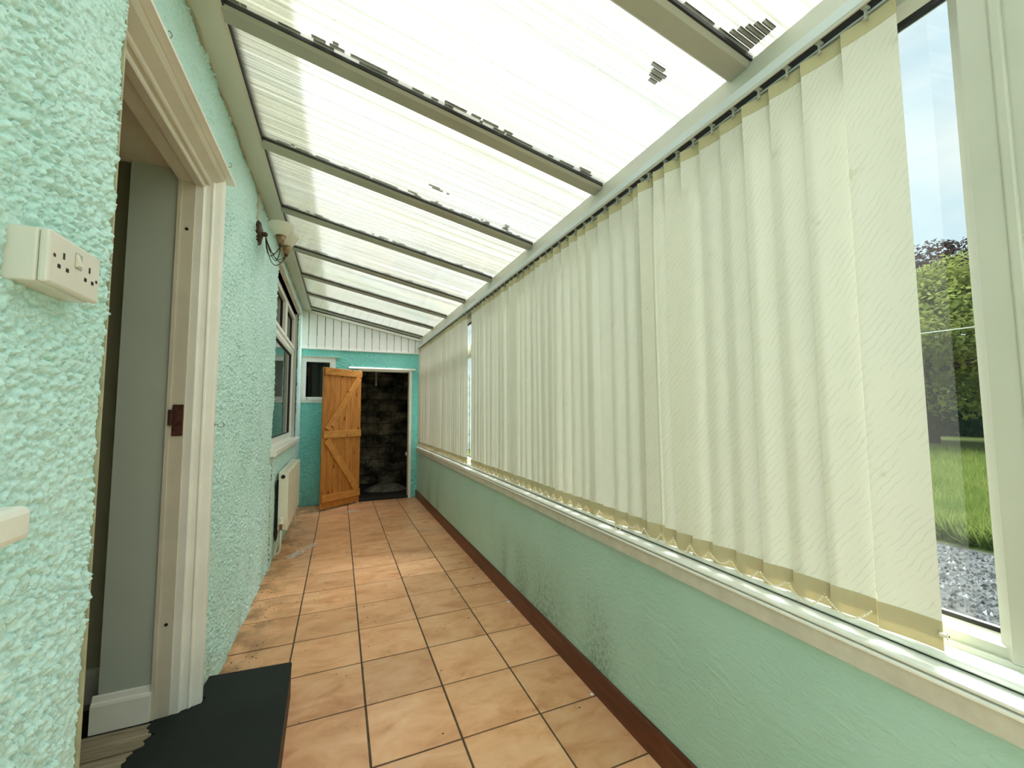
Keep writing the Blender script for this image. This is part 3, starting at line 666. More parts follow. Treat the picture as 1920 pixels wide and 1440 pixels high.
cv = bm.verts.new((0.95, 7.27, 0.085)); mid_ = [bm.verts.new(((x+0.95)/2, (y+7.27)/2, 0.05+0.03*random.random())) for x, y in vs]; out = [bm.verts.new((x, y, -0.031)) for x, y in vs]
for k in range(26):
    bm.faces.new((cv, mid_[k], mid_[(k+1) % 26])); bm.faces.new((mid_[k], out[k], out[(k+1) % 26], mid_[(k+1) % 26]))
bm.faces.new(out[::-1]); bmesh.ops.recalc_face_normals(bm, faces=bm.faces)
tag(obj('rubble_heap', bm, 'concrete_dirty'), 'low grey heap of rubble on the dark store room floor', 'rubble')
bm = bmesh.new(); box(bm, 1.135, 1.150, YF+0.05, YF+0.085, 0.615, 0.66, 0.004)
o = obj('keeper', bm, 'upvc'); under(o, tr3)

# ------------------------------------------------------------------ right side: dwarf wall, sill, skirting
bm = bmesh.new(); box(bm, XR, XR+0.14, YB, YF, 0.0, 0.70); struct(obj('wall_right', bm, 'dwarf_wall_mint'))
struct(pr('baseboard_right', [(XR, 0.0), (XR-0.017, 0.0), (XR-0.017, 0.094), (XR-0.012, 0.104), (XR, 0.106)], 'y', YB, YF-0.002, 'skirting_wood'))
sill = struct(empty('trim_1', (XR, 3, 0.7)))
under(pr('fascia_board', [(1.276, 0.678), (1.276, 0.7215), (1.31, 0.7215), (1.31, 0.678)], 'y', YB, YF-0.01, 'fascia_board'), sill)
under(pr('bead', [(1.272, 0.722), (1.270, 0.7245), (1.270, 0.7285), (1.273, 0.7305), (1.32, 0.7305), (1.32, 0.722)], 'y', YB, YF-0.01, 'white_paint'), sill)
nose = [(1.32, 0.7310)] + [(1.290-0.019*math.sin(t_), 0.7400-0.0090*math.cos(t_)) for t_ in np.linspace(0.0, math.pi*0.95, 9)] + [(1.300, 0.7495), (1.32, 0.7495)]
under(pr('nosing', nose, 'y', YB, YF-0.008, 'white_paint'), sill)
brd = [(1.40, 0.7535), (1.312, 0.7535)] + [(1.318-0.014*math.sin(t_), 0.7655-0.012*math.cos(t_)) for t_ in np.linspace(0.3, math.pi*0.92, 9)] + [(1.336, 0.7785), (1.40, 0.7785)]
under(pr('sill_joint', [(1.316, 0.7494), (1.316, 0.7537), (1.39, 0.7537), (1.39, 0.7494)], 'y', YB, YF-0.008, 'hole_black'), sill)
under(pr('upper_board', brd, 'y', YB, YF-0.008, 'white_paint'), sill)

# right window wall ------------------------------------------------
w1 = struct(empty('window_1', (1.37, 3.0, 0.78)))
GZ0, GZ1 = 0.828, 2.130
under(pr('bottom_rail', [(1.345, 0.778), (1.345, 0.810), (1.352, 0.814), (1.366, 0.826), (1.40, 0.826), (1.40, 0.778)], 'y', YB, YF, 'upvc_frame'), w1)
under(pr('sill_upstand', [(1.337, 0.778), (1.337, 0.789), (1.346, 0.790), (1.346, 0.778)], 'y', YB, YF, 'upvc_frame'), w1)
under(pr('top_rail', [(1.345, 2.21), (1.345, 2.160), (1.352, 2.152), (1.366, 2.136), (1.40, 2.136), (1.40, 2.21)], 'y', YB, YF, 'upvc_frame', None), w1)
posts = [(0.215, 0.380), (3.63, 3.70), (YF-0.09, YF), (YB, YB+0.08), (-0.75, -0.67)]
for (a0, a1) in posts:
    c0 = [(1.345, a0+0.010), (1.352, a0+0.008), (1.366, a0), (1.40, a0), (1.40, a1), (1.366, a1), (1.352, a1-0.008), (1.345, a1-0.010)]
    if a0 == 0.215:
        under(pr('mullion', [(1.352, 0.215), (1.40, 0.215), (1.40, 0.318), (1.345, 0.318), (1.345, 0.225)], 'z', 0.79, 2.20, 'upvc_frame'), w1)
        under(pr('frame_post', [(1.337, 0.3185), (1.337, 0.362), (1.341, 0.366), (1.352, 0.380), (1.40, 0.380), (1.40, 0.3185)], 'z', 0.79, 2.20, 'upvc_frame'), w1)
        under(bx('cover_bead', 1.333, 1.345, 0.306, 0.322, 0.80, 2.19, 'upvc_frame', None, 0.003), w1)
    else: under(pr('mullion', c0, 'z', 0.80, 2.20, 'upvc_frame'), w1)
spans = [(0.380, 3.63), (3.70, YF-0.09), (-0.67, 0.215), (YB+0.08, -0.75)]
for (a0, a1) in spans:
    bm = bmesh.new(); box(bm, 1.366, 1.378, a0, a1, GZ0-0.004, GZ0+0.007); box(bm, 1.366, 1.378, a0, a1, GZ1-0.008, GZ1+0.006); under(obj('gasket', bm, 'rubber_black'), w1)
    under(bx('pane', 1.371, 1.376, a0, a1, GZ0-0.003, GZ1+0.004, 'window_glass'), w1)
under(bx('transom', 1.342, 1.40, 3.70, YF-0.09, 1.79, 1.90, 'upvc_frame', None, 0.006), w1)

# ------------------------------------------------------------------ roof: one lean-to ceiling with panels, rafters, plates
ceil = struct(empty('ceiling', (0.5, 2.5, 2.4)))
XP0, XP1 = -0.19, 1.315
RB = [0.825+0.755*k for k in range(-2, 8)]            # rafter centres
RWD = 0.082
def roofbox(bm, x0, x1, y0, y1, d0, d1, bev=0, mi=0):
    pts = []
    for d in (d0, d1):
        for (x, y) in ((x0, y0), (x1, y0), (x1, y1), (x0, y1)): pts.append((x, y, roof_z(x, y)+d))
    vs = [bm.verts.new(p) for p in pts]
    fs = [bm.faces.new([vs[i] for i in f]) for f in ((3,2,1,0),(4,5,6,7),(0,1,5,4),(1,2,6,5),(2,3,7,6),(3,0,4,7))]
    for f in fs: f.material_index = mi
    if bev: bmesh.ops.bevel(bm, geom=list({e for f in fs for e in f.edges}), offset=bev, segments=1, affect='EDGES')
    return fs
for yc in RB:
    if yc > YF: continue
    bm = bmesh.new(); h = RWD/2
    prf = [(-h, 0.020), (-h, 0.012), (-h+0.014, 0.0), (h-0.010, 0.0), (h, 0.010), (h, 0.020)]
    for sx_ in (0,):
        A0 = [bm.verts.new((XP0-0.01, yc+dy, roof_z(XP0-0.01, yc)+dz)) for dy, dz in prf]; B0 = [bm.verts.new((XP1, yc+dy, roof_z(XP1, yc)+dz)) for dy, dz in prf]
        for i in range(len(prf)): bm.faces.new((A0[i], A0[(i+1) % len(prf)], B0[(i+1) % len(prf)], B0[i]))
        bm.faces.new(A0[::-1]); bm.faces.new(B0)
    bmesh.ops.recalc_face_normals(bm, faces=bm.faces)
    r_ = under(obj('rafter', bm, 'upvc_rafter'), ceil)
    bm = bmesh.new(); roofbox(bm, XP0, XP1, yc-h-0.005, yc-h+0.002, 0.010, 0.0215); g_ = obj('gasket', bm, 'rubber_black'); g_.parent = r_; g_.matrix_parent_inverse = Matrix.Identity(4)
    bm = bmesh.new(); roofbox(bm, XP0-0.05, XP1+0.05, yc-0.03, yc+0.03, 0.042, 0.06, 0.004); g_ = obj('capping', bm, 'upvc_roof'); g_.parent = r_
PT0, PT1 = 0.021, 0.035                               # lower and upper skin of the sheet above the rafter soffit
for k in range(len(RB)-1):
    y0 = RB[k]+RWD/2-0.012; y1 = min(RB[k+1]-RWD/2+0.012, YF-0.012)
    if y0 > YF-0.1: continue
    bm = bmesh.new()
    fs = roofbox(bm, XP0-0.10, XP1+0.16, y0, y1, PT0, PT1)
    for f in fs: f.material_index = 0
    fs[1].material_index = 1
    p_ = under(obj('roof_panel', bm, None, mats=['poly_clear', 'poly_opal']), ceil)
    bm = bmesh.new(); yy = y0+0.008
    while yy < y1-0.004:
        roofbox(bm, XP0-0.10, XP1+0.15, yy-0.0010, yy+0.0010, PT0+0.0004, PT1-0.0004); yy += 0.016
    g_ = obj('web', bm, 'poly_web'); g_.parent = p_; g_['kind'] = 'stuff'
    # dirt lodged in the channels along the lower side of the sheet
    bm = bmesh.new(); rnd = random.Random(k*13+5)
    def dirt_cell(ch, xa, xb):
        yc_ = y1-0.006-ch*0.016
        roofbox(bm, xa, xb, yc_-0.0135, yc_-0.0008, PT1-0.0045, PT1-0.0012)
    for _ in range(34):
        xa = rnd.uniform(XP0, XP1-0.1); dirt_cell(0 if rnd.random() < .8 else 1, xa, xa+rnd.uniform(0.01, 0.07))
    if k == 2:
        dirt_cell(1, 0.14, 0.19); dirt_cell(2, 0.15, 0.17); dirt_cell(1, 0.21, 0.34); dirt_cell(1, 0.56, 0.60); dirt_cell(1, 0.63, 0.65); dirt_cell(1, 0.67, 0.71)
        for ch, a_, b_ in ((33, 1.13, 1.16), (34, 1.12, 1.165), (35, 1.115, 1.17), (36, 1.10, 1.15)): dirt_cell(ch, a_, b_)
    if k == 1:
        for ch in range(6): dirt_cell(ch, 1.30-0.10+0.012*ch, 1.30)
    if k == 3:
        for ch, a_, b_ in ((10, 0.62, 0.68), (9, 0.64, 0.70), (9, 0.72, 0.735), (1, 1.10, 1.14), (2, 1.105, 1.13), (3, 1.11, 1.125), (4, 1.10, 1.13)): dirt_cell(ch, a_, b_)
    g_ = obj('dirt', bm, 'roof_dirt'); g_.parent = p_; g_['kind'] = 'stuff'
for q in ceil.children:
    for c_ in q.children: c_.matrix_parent_inverse = (Matrix.Translation(ceil.location) @ q.matrix_parent_inverse @ Matrix.Identity(4)).inverted()
# wall plate
bm = bmesh.new()
def plate(prof, y0, y1):
    A0 = [bm.verts.new((x, y0, roof_z(x0_, y0)+dz)) for x, x0_, dz in prof]; B0 = [bm.verts.new((x, y1, roof_z(x0_, y1)+dz)) for x, x0_, dz in prof]; n = len(prof)
    for i in range(n): bm.faces.new((A0[i], A0[(i+1) % n], B0[(i+1) % n], B0[i]))
    bm.faces.new(A0[::-1]); bm.faces.new(B0); bmesh.ops.recalc_face_normals(bm, faces=bm.faces)
plate([(XL-0.02, XL, -0.012), (XL+0.008, XL, -0.012), (XP0-0.012, XP0, -0.004), (XP0, XP0, 0.006), (XP0, XP0, 0.020), (XL-0.02, XL, 0.020)], YB, YF)
under(obj('wall_plate', bm, 'upvc_roof'), ceil)
bm = bmesh.new(); roofbox(bm, XP0, XP0+0.006, YB, YF-0.04, 0.006, 0.0215); under(obj('plate_gasket', bm, 'rubber_black'), ceil)
bm = bmesh.new()
pts = [(XL+0.006+0.004*math.sin(y*9)+0.003*math.sin(y*31), y, roof_z(XL, y)-0.014+0.003*math.sin(y*17)) for y in np.linspace(1.0, YF-0.05, 160)]
tube(bm, pts, 0.005, 6); under(obj('sealant_bead', bm, 'silicone'), ceil)
# lead flashing lapped over the head of the sheets
bm = bmesh.new(); roofbox(bm, XL-0.02, XP0+0.03, YB, YF+0.1, 0.062, 0.066); under(obj('lead_flashing', bm, 'lead'), ceil)
bm = bmesh.new(); roofbox(bm, XP0+0.03, XP0+0.235, YB, YF+0.1, 0.0625, 0.0635); under(obj('dimming_strip', bm, 'dimming_sheet'), ceil)  # strip added above the panels to darken their band along the house wall
# eaves beam, follows the roof at its top and the blind rail at its foot
bm = bmesh.new()
def eaves(y): return [(1.313, 2.196+RAIL_K*y), (1.318, 2.300-0.205*0.0+ROOF_K*(y-1.6)+0.012), (1.42, 2.300+ROOF_K*(y-1.6)+0.0), (1.42, 2.196+RAIL_K*y)]
A0 = [bm.verts.new((x, YB, z)) for x, z in eaves(YB)]; B0 = [bm.verts.new((x, YF, z)) for x, z in eaves(YF)]
for i in range(4): bm.faces.new((A0[i], A0[(i+1) % 4], B0[(i+1) % 4], B0[i]))
bm.faces.new(A0[::-1]); bm.faces.new(B0); bmesh.ops.recalc_face_normals(bm, faces=bm.faces)
under(obj('eaves_beam', bm, 'upvc_roof'), ceil)

# ------------------------------------------------------------------ wall behind the camera
struct(bx('wall_back', -0.4, -0.05, YB-0.1, YB, 0, 2.85, 'roughcast_mint'))
d3 = struct(empty('added_door', (0.65, YB, 0)))  # unseen glazed door, guessed and added to let light in from this end
bm = bmesh.new(); frame_rect(bm, 'y', -0.05, 1.42, 0.0, 2.30, 0.07, YB-0.08, YB-0.01); box(bm, 0.02, 1.35, YB-0.07, YB-0.02, 0.07, 0.42, 0.004); box(bm, 0.62, 0.70, YB-0.075, YB-0.015, 0.42, 2.23, 0.004)
under(obj('door_frame', bm, 'upvc'), d3)
for x0_, x1_ in ((0.02, 0.62), (0.70, 1.35)): under(bx('pane', x0_-0.005, x1_+0.005, YB-0.048, YB-0.042, 0.415, 2.235, 'window_glass'), d3)

# ------------------------------------------------------------------ vertical blinds
VX = 1.302
def blind(name, label, y_lo, y_hi, edges):
    root = tag(empty(name, (VX, (y_lo+y_hi)/2, 2.2)), label, 'blind')
    zr = lambda y: 2.172 + RAIL_K*y
    def rl(nm, prof, mat):
        bm = bmesh.new(); n = len(prof)
        A0 = [bm.verts.new((x, y_lo, zr(y_lo)+z)) for x, z in prof]; B0 = [bm.verts.new((x, y_hi, zr(y_hi)+z)) for x, z in prof]
        for i in range(n): bm.faces.new((A0[i], A0[(i+1) % n], B0[(i+1) % n], B0[i]))
        bm.faces.new(A0[::-1]); bm.faces.new(B0); bmesh.ops.recalc_face_normals(bm, faces=bm.faces)
        return under(obj(nm, bm, mat), root)
    rl('head_rail', [(1.280, 0.004), (1.280, 0.030), (1.284, 0.034), (1.324, 0.034), (1.324, 0.0), (1.318, 0.0), (1.318, 0.020), (1.290, 0.020), (1.290, 0.0), (1.284, 0.0)], 'rail_white')
    rl('rail_channel', [(1.2905, 0.001), (1.2905, 0.0195), (1.3175, 0.0195), (1.3175, 0.001)], 'rubber_black')
    rail_lip = rl('rail_lip', [(1.284, -0.003), (1.284, 0.001), (1.2895, 0.001), (1.2895, -0.003)], 'upvc_roof')
    ZB = 0.776; PK = 0.056
    prev = None
    for i, (ye, wv, an, tw) in enumerate(edges):
        # ye : far (+y) edge of the vane seen in front; wv width; an : turn; tw : lean of the foot along y
        zt = zr(ye)-0.022
        dx, dy = -math.sin(an), math.cos(an)
        c = Vector((VX, ye - wv*0.5*dy, 0))
        def sheet_(z0, z1, th, seg=6):
            bm = bmesh.new(); nu, nz = 4, seg; R = []
            for s_ in (-1, 1):
                g_ = []
                for a_ in range(nu+1):
                    u_ = a_/nu-0.5
                    col_ = []
                    for b_ in range(nz+1):
                        z_ = z0+(z1-z0)*b_/nz; t_ = (zt-z_)/(zt-ZB)
                        bow = 0.004*(0.25-u_*u_)*4
                        off = tw*t_
                        col_.append(bm.verts.new((dx*wv*u_*(1+0.25*math.sin(3*t_+i)) + bow + s_*th/2, dy*wv*u_ + off, z_ - zt)))
                    g_.append(col_)
                R.append(g_)
            for a_ in range(nu):
                for b_ in range(nz):
                    bm.faces.new((R[0][a_][b_], R[0][a_][b_+1], R[0][a_+1][b_+1], R[0][a_+1][b_])); bm.faces.new((R[1][a_][b_], R[1][a_+1][b_], R[1][a_+1][b_+1], R[1][a_][b_+1]))
            for a_ in range(nu):
                for b_ in (0, nz):
                    bm.faces.new((R[0][a_][b_], R[0][a_+1][b_], R[1][a_+1][b_], R[1][a_][b_]))
            for a_ in (0, nu):
                for b_ in range(nz):
                    bm.faces.new((R[0][a_][b_], R[1][a_][b_], R[1][a_][b_+1], R[0][a_][b_+1]))
            return bm
        # fabric as a single cloth; pockets are doubled cloth
        bm = bmesh.new(); nu, nz = 4, 8; Gd = []
        for a_ in range(nu+1):
            u_ = a_/nu-0.5; col_ = []
            for b_ in range(nz+1):
                z_ = ZB+0.02 + (zt-0.01-ZB-0.02)*b_/nz; t_ = (zt-z_)/(zt-ZB)
                col_.append(bm.verts.new((dx*wv*u_*(1+0.25*math.sin(3*t_+i)) + 0.004*(0.25-u_*u_)*4, dy*wv*u_ + tw*t_, z_-zt)))
            Gd.append(col_)
        for a_ in range(nu):
            for b_ in range(nz): bm.faces.new((Gd[a_][b_], Gd[a_+1][b_], Gd[a_+1][b_+1], Gd[a_][b_+1]))
        v_ = obj('vane', bm, 'blind_fabric', None, smooth=True); v_.location = (c.x, c.y, zt); under(v_, root)
        for nm, z0, z1, th, mt in (('weight_pocket', ZB, ZB+PK, 0.0032, 'blind_pocket'), ('hanger_pocket', zt-0.036, zt, 0.0024, 'blind_pocket_top')):
            bm = sheet_(z0, z1, th, 2); bmesh.ops.recalc_face_normals(bm, faces=bm.faces)
            p_ = obj(nm, bm, mt, None, smooth=False); p_.parent = v_
        if i == 0 and name == 'vertical_blind':
            bm = bmesh.new(); box(bm, -0.004, 0.004, -wv*0.5-0.010, -wv*0.5+0.004, ZB-zt+0.030, ZB-zt+0.036, 0.001); box(bm, -0.003, 0.003, -wv*0.5-0.010, -wv*0.5-0.007, ZB-zt+0.026, ZB-zt+0.040, 0.001)
            q_ = obj('weight_clip', bm, 'chain_white'); q_.parent = v_
        # carrier with hook
        bm = bmesh.new(); box(bm, -0.009, 0.009, -0.006, 0.006, 0.018, 0.034, 0.0015); box(bm, -0.004, 0.003, -0.0025, 0.0025, -0.006, 0.020, 0.001); box(bm, -0.006, 0.0, -0.005, 0.005, -0.009, -0.006, 0.0005)
        h_ = obj('carrier', bm, 'carrier_plastic', None); h_.parent = v_; h_.location = (-0.001, 0, 0)
        # bead chain to the next vane
        far = Vector((VX-0.006, ye+tw, ZB+0.036))
        if prev is not None and not (0.30 < prev and False):
            y_a, y_b = prev, ye+tw
            bm = bmesh.new(); sag = 0.030+0.008*((i*37) % 5-2)/2
            if 11 <= i <= 12 and name == 'vertical_blind': sag = 0.052 if i == 12 else 0.02
            nb_ = max(8, int((abs(y_b-y_a)+sag*1.4)/0.0058)) if ye < 4.6 else 7
            for q in range(nb_+1):
                t_ = q/nb_; ball(bm, (VX-0.030, y_a+(y_b-y_a)*t_, ZB+0.038-sag*4*t_*(1-t_)), 0.0026 if ye < 4.6 else 0.003, 1)
            under(obj('bead_chain', bm, 'chain_white'), root)['kind'] = 'stuff'
        prev = ye+tw
    return root
base_edges = [0.545, 0.637, 0.724, 0.804, 0.888, 0.966, 1.042, 1.116, 1.174, 1.262, 1.304, 1.378, 1.463, 1.553, 1.652, 1.722, 1.802, 1.889, 1.974, 2.060, 2.131]
E1 = []
y = base_edges[-1]; r1 = random.Random(3); ed = list(base_edges)
while y < 3.52:
    y += r1.uniform(0.070, 0.098); ed.append(y)
ed[-1] = 3.545
for i, e in enumerate(ed):
    an = math.radians(r1.uniform(5, 19)); wv = 0.099; tw = r1.uniform(-0.003, 0.003)
    if i == 0: wv = 0.102; tw = 0.0; an = math.radians(5)
    if i == 1: tw = 0.001; wv = 0.0885; an = math.radians(8)
    if i == 14: tw = 0.005; wv = 0.0965
    if i == 13: tw = -0.004
    E1.append((e, wv, an, tw))
E2 = []; y = 3.72
while y < 6.22:
    y += r1.uniform(0.074, 0.096); E2.append((min(y, 6.285), 0.100, math.radians(r1.uniform(5, 21)), r1.uniform(-0.003, 0.003)))
E2[-3] = (E2[-3][0], 0.085, 0.05, 0.006)
blind('vertical_blind', 'long cream vertical blind with wavy pattern, nearest along the right-hand windows', 0.432, 3.640, E1)
blind('vertical_blind', 'shorter cream vertical blind at the far end beside the dark store doorway', 3.655, YF-0.012, E2)

# ------------------------------------------------------------------ socket
SX, SYc, SZ = XN+0.004, 0.921, 1.4955
sk_ = tag(empty('double_socket', (XN, SYc, SZ)), 'white double wall socket in a surface box on the rough mint wall', 'socket')
W2, H2 = 0.073, 0.0425
under(bx('pattress_box', XN-0.004, XN+0.036, SYc-W2, SYc+W2, SZ-H2, SZ+H2, 'plastic_white', None, 0.003), sk_)
fp = under(bx('face_plate', XN+0.0368, XN+0.050, SYc-W2, SYc+W2, SZ-H2, SZ+H2, 'plastic_white', None, 0.004), sk_)
xf = XN+0.050
def slot(y, z, w, h):
    o = bx('pin_slot', xf-0.006, xf+0.0004, SYc+y-w/2, SYc+y+w/2, SZ+z-h/2, SZ+z+h/2, 'hole_black'); o.parent = sk_; o.matrix_parent_inverse = Matrix.Translation(-Vector(sk_.location))
for sgn in (-1, 1):
    cy = sgn*0.037
    slot(cy, 0.010, 0.0048, 0.0105); slot(cy-0.011, -0.010, 0.0075, 0.0065); slot(cy+0.011, -0.010, 0.0075, 0.0065)
    bm = bmesh.new(); lathe(bm, [(0.0001, 0.0003), (0.0032, 0.0003), (0.0034, -0.002)], (xf, SYc+sgn*0.0605, SZ+0.004 if sgn < 0 else SZ-0.004), 14, axis=Vector((1, 0, 0)))
    under(obj('screw', bm, 'iron_rust'), sk_)
bm = bmesh.new()
ps = [(xf-0.002, SZ-0.012+0.014), (xf+0.007, SZ-0.009+0.014), (xf+0.0005, SZ+0.012+0.014), (xf-0.002, SZ+0.012+0.014)]
A0 = [bm.verts.new((x, SYc-0.006, z)) for x, z in ps]; B0 = [bm.verts.new((x, SYc+0.0035, z)) for x, z in ps]
for i in range(4): bm.faces.new((A0[i], A0[(i+1) % 4], B0[(i+1) % 4], B0[i]))
bm.faces.new(A0[::-1]); bm.faces.new(B0); bmesh.ops.recalc_face_normals(bm, faces=bm.faces)
under(obj('rocker_switch', bm, 'plastic_white'), sk_)
under(bx('switch_recess', xf-0.004, xf+0.0005, SYc-0.0075, SYc+0.013, SZ+0.001, SZ+0.028, 'carrier_plastic'), sk_)

# timber rail end at the left edge of the view
bm = bmesh.new(); box(bm, XN-0.005, -0.198, 0.30, 0.818, 1.072, 1.120, 0.010)
tag(obj('shelf_rail', bm, 'white_paint'), 'rounded white painted timber rail on the near mint wall below the socket', 'rail')

# ------------------------------------------------------------------ wall lamp
LY, LZ = 2.93, 2.385
lamp = tag(empty('wall_lamp', (XL, LY, LZ)), 'two-arm bronze wall light with cream glass bowl shades above the mint wall', 'wall light')
bm = bmesh.new(); lathe(bm, [(0.0001, 0.022), (0.020, 0.022), (0.030, 0.016), (0.044, 0.013), (0.052, 0.006), (0.052, -0.01), (0.0001, -0.01)], (XL+0.010, LY, LZ), 24, axis=Vector((1, 0, 0)))
for v in bm.verts: v.co.z = LZ + (v.co.z-LZ)*1.45
under(obj('back_plate', bm, 'bronze', smooth=True), lamp)
bm = bmesh.new(); tube(bm, [(XL+0.02, LY, LZ-0.005), (XL+0.042, LY, LZ-0.002)], 0.014, 10); ball(bm, (XL+0.044, LY, LZ-0.002), 0.016, 2); under(obj('boss', bm, 'bronze', smooth=True), lamp)
for (sx_, sy_, sz_) in ((-0.158, 2.835, 2.292), (-0.150, 3.040, 2.305)):
    a0 = Vector((XL+0.046, LY, LZ-0.008)); a1 = Vector((sx_, sy_, sz_+0.004))
    for q, (dr, lat) in enumerate(((0.085, 0.0), (0.108, 0.020), (0.125, -0.018))):
        bm = bmesh.new(); pts = []
        side = (a1-a0).cross(Vector((0, 0, 1))).normalized()
        for t_ in np.linspace(0, 1, 13):
            p = a0.lerp(a1, t_); s_ = math.sin(math.pi*t_)
            pts.append((p.x+side.x*lat*s_, p.y+side.y*lat*s_, p.z - dr*s_**0.8))
        tube(bm, pts, 0.0026, 6); under(obj('arm', bm, 'bronze', smooth=True), lamp)
    bm = bmesh.new(); ball(bm, (sx_, sy_, sz_+0.002), 0.014, 2); under(obj('finial', bm, 'bronze', smooth=True), lamp)
    bm = bmesh.new(); lathe(bm, [(0.008, 0.005), (0.016, 0.012), (0.022, 0.030), (0.031, 0.058), (0.0001, 0.056)], (sx_, sy_, sz_), 20); under(obj('lamp_cup', bm, 'brass_cup', smooth=True), lamp)
    bm = bmesh.new(); lathe(bm, [(0.024, 0.052), (0.034, 0.062), (0.048, 0.078), (0.058, 0.098), (0.065, 0.116), (0.073, 0.128), (0.0715, 0.130), (0.062, 0.117), (0.055, 0.099), (0.045, 0.080), (0.032, 0.065), (0.0001, 0.060)], (sx_, sy_, sz_), 32)
    under(obj('lamp_shade', bm, 'opal_glass', smooth=True), lamp)
# cable cover from the lamp to the roof plate
bm = bmesh.new(); box(bm, XL-0.002, XL+0.012, 2.905, 2.935, LZ+0.075, roof_z(XL, 2.9)-0.01, 0.003)
tag(obj('cable_cover', bm, 'cream_paint'), 'narrow cream cable cover running up from the wall light', 'cable cover')

# ------------------------------------------------------------------ radiator
RY0, RY1, RZ0, RZ1, RX0, RX1 = 4.11, 5.25, 0.235, 0.735, -0.268, -0.196
rad = tag(empty('radiator', (RX0, RY0, 0)), 'cream panel radiator below the left window', 'radiator')
under(bx('front_panel', RX1-0.010, RX1, RY0+0.004, RY1-0.004, RZ0, RZ1-0.004, 'radiator_enamel', None, 0.003), rad)
under(bx('rear_panel', RX0, RX0+0.012, RY0+0.004, RY1-0.004, RZ0, RZ1-0.006, 'radiator_enamel', None, 0.003), rad)
for yy in (RY0, RY1-0.006):
    under(bx('side_panel', RX0-0.003, RX1-0.004, yy, yy+0.006, RZ0+0.012, RZ1, 'radiator_enamel', None, 0.002), rad)
bm = bmesh.new(); box(bm, RX0-0.003, RX0+0.008, RY0, RY1, RZ1-0.004, RZ1+0.003, 0.001); box(bm, RX1-0.014, RX1-0.003, RY0, RY1, RZ1-0.004, RZ1+0.003, 0.001)
yy = RY0+0.01
while yy < RY1-0.012: box(bm, RX0+0.008, RX1-0.014, yy, yy+0.008, RZ1-0.004, RZ1+0.001); yy += 0.018
under(obj('top_grille', bm, 'radiator_enamel'), rad)
bm = bmesh.new(); lathe(bm, [(0.0001, 0.006), (0.008, 0.006), (0.009, 0.004), (0.009, 0.010), (0.016, 0.010), (0.017, 0.0), (0.0001, 0)], (RX0+0.030, RY0, RZ1-0.035), 18, axis=Vector((0, -1, 0))); under(obj('end_plug', bm, 'hole_black'), rad)
bm = bmesh.new(); lathe(bm, [(0.0001, 0.055), (0.017, 0.055), (0.020, 0.050), (0.019, 0.020), (0.021, 0.012), (0.021, 0.0), (0.0001, 0)], (RX0+0.028, RY0-0.030, 0.305), 16); under(obj('valve_head', bm, 'radiator_enamel', smooth=False), rad)
bm = bmesh.new(); tube(bm, [(RX0+0.028, RY0-0.030, 0.310), (RX0+0.028, RY0-0.030, 0.255)], 0.012, 10); tube(bm, [(RX0+0.028, RY0-0.03, 0.275), (RX0+0.028, RY0+0.01, 0.275)], 0.010, 10); under(obj('valve_body', bm, 'brass_cup'), rad)
bm = bmesh.new(); tube(bm, [(RX0+0.028, RY0-0.030, 0.258), (RX0+0.028, RY0-0.032, 0.11), (RX0+0.026, RY0-0.034, 0.080), (RX0+0.010, RY0-0.037, 0.062), (XL+0.026, RY0-0.040, 0.058), (XL+0.025, RY0-0.06, 0.050)], 0.0085, 10); under(obj('pipe', bm, 'pipe_paint', smooth=True), rad)
bm = bmesh.new(); tube(bm, [(RX0+0.010, RY0-0.005, 0.235), (RX0+0.004, RY0-0.012, 0.17), (XL+0.026, RY0-0.028, 0.075), (XL+0.025, RY0-0.05, 0.055)], 0.0065, 8); under(obj('pipe', bm, 'pipe_paint', smooth=True), rad)
under(bx('insulation_board', XL+0.017, XL+0.023, RY0-0.02, RY1, 0.16, 0.66, 'hole_black'), rad)  # black insulation behind the radiator
bm = bmesh.new(); tube(bm, [(RX0+0.028, RY1+0.02, 0.30), (RX0+0.028, RY1+0.02, 0.002)], 0.0085, 8); tube(bm, [(RX0+0.028, RY1+0.02, 0.29), (RX0+0.028, RY1-0.01, 0.29)], 0.010, 8); under(obj('pipe', bm, 'pipe_paint'), rad)

# ------------------------------------------------------------------ cup hooks
def hook(base, out, turn, label, R=0.011):
    b_ = Vector(base); d = Vector(out).normalized(); bm = bmesh.new()
    upv = Vector(turn).normalized(); pts = [b_ - d*0.006, b_ + d*0.010]
    c = b_ + d*0.010 + d*R*0.0 - upv*0
    cc = b_ + d*(0.010+R)
    for a_ in np.linspace(math.pi, math.pi*2.45, 12):
        pts.append(cc + d*R*math.cos(a_) + upv*R*math.sin(a_))
    tube(bm, pts, 0.0016, 6); lathe(bm, [(0.0001, 0.002), (0.005, 0.002), (0.006, 0.0), (0.0001, 0)], b_, 10, axis=d)
    return tag(obj('cup_hook', bm, 'hook_metal'), label, 'hook', 'cup hooks around the near doorway')
hook((-0.262, 1.997, 1.205), (1, 0.2, 0), (0, 0, 1), 'small cup hook screwed into the white architrave at mid height')
hook((-0.285, NEAR_EDGE+0.004, 1.188), (0, 1, 0), (0, 0, 1), 'pale cup hook on the near corner edge left of the doorway')
hook((XL+0.004, 1.395, 2.335), (1, 0, 0), (0, 0, 1), 'small hook in the mint wall above the middle of the doorway head')
hook((XL+0.004, 2.10, 2.355), (1, 0, 0), (0, 0, 1), 'small hook in the mint wall above the right end of the doorway head')
hook((XL+0.004, 3.96, 2.56), (1, 0, 0), (0, 0, 1), 'small hook above the near end of the left window')

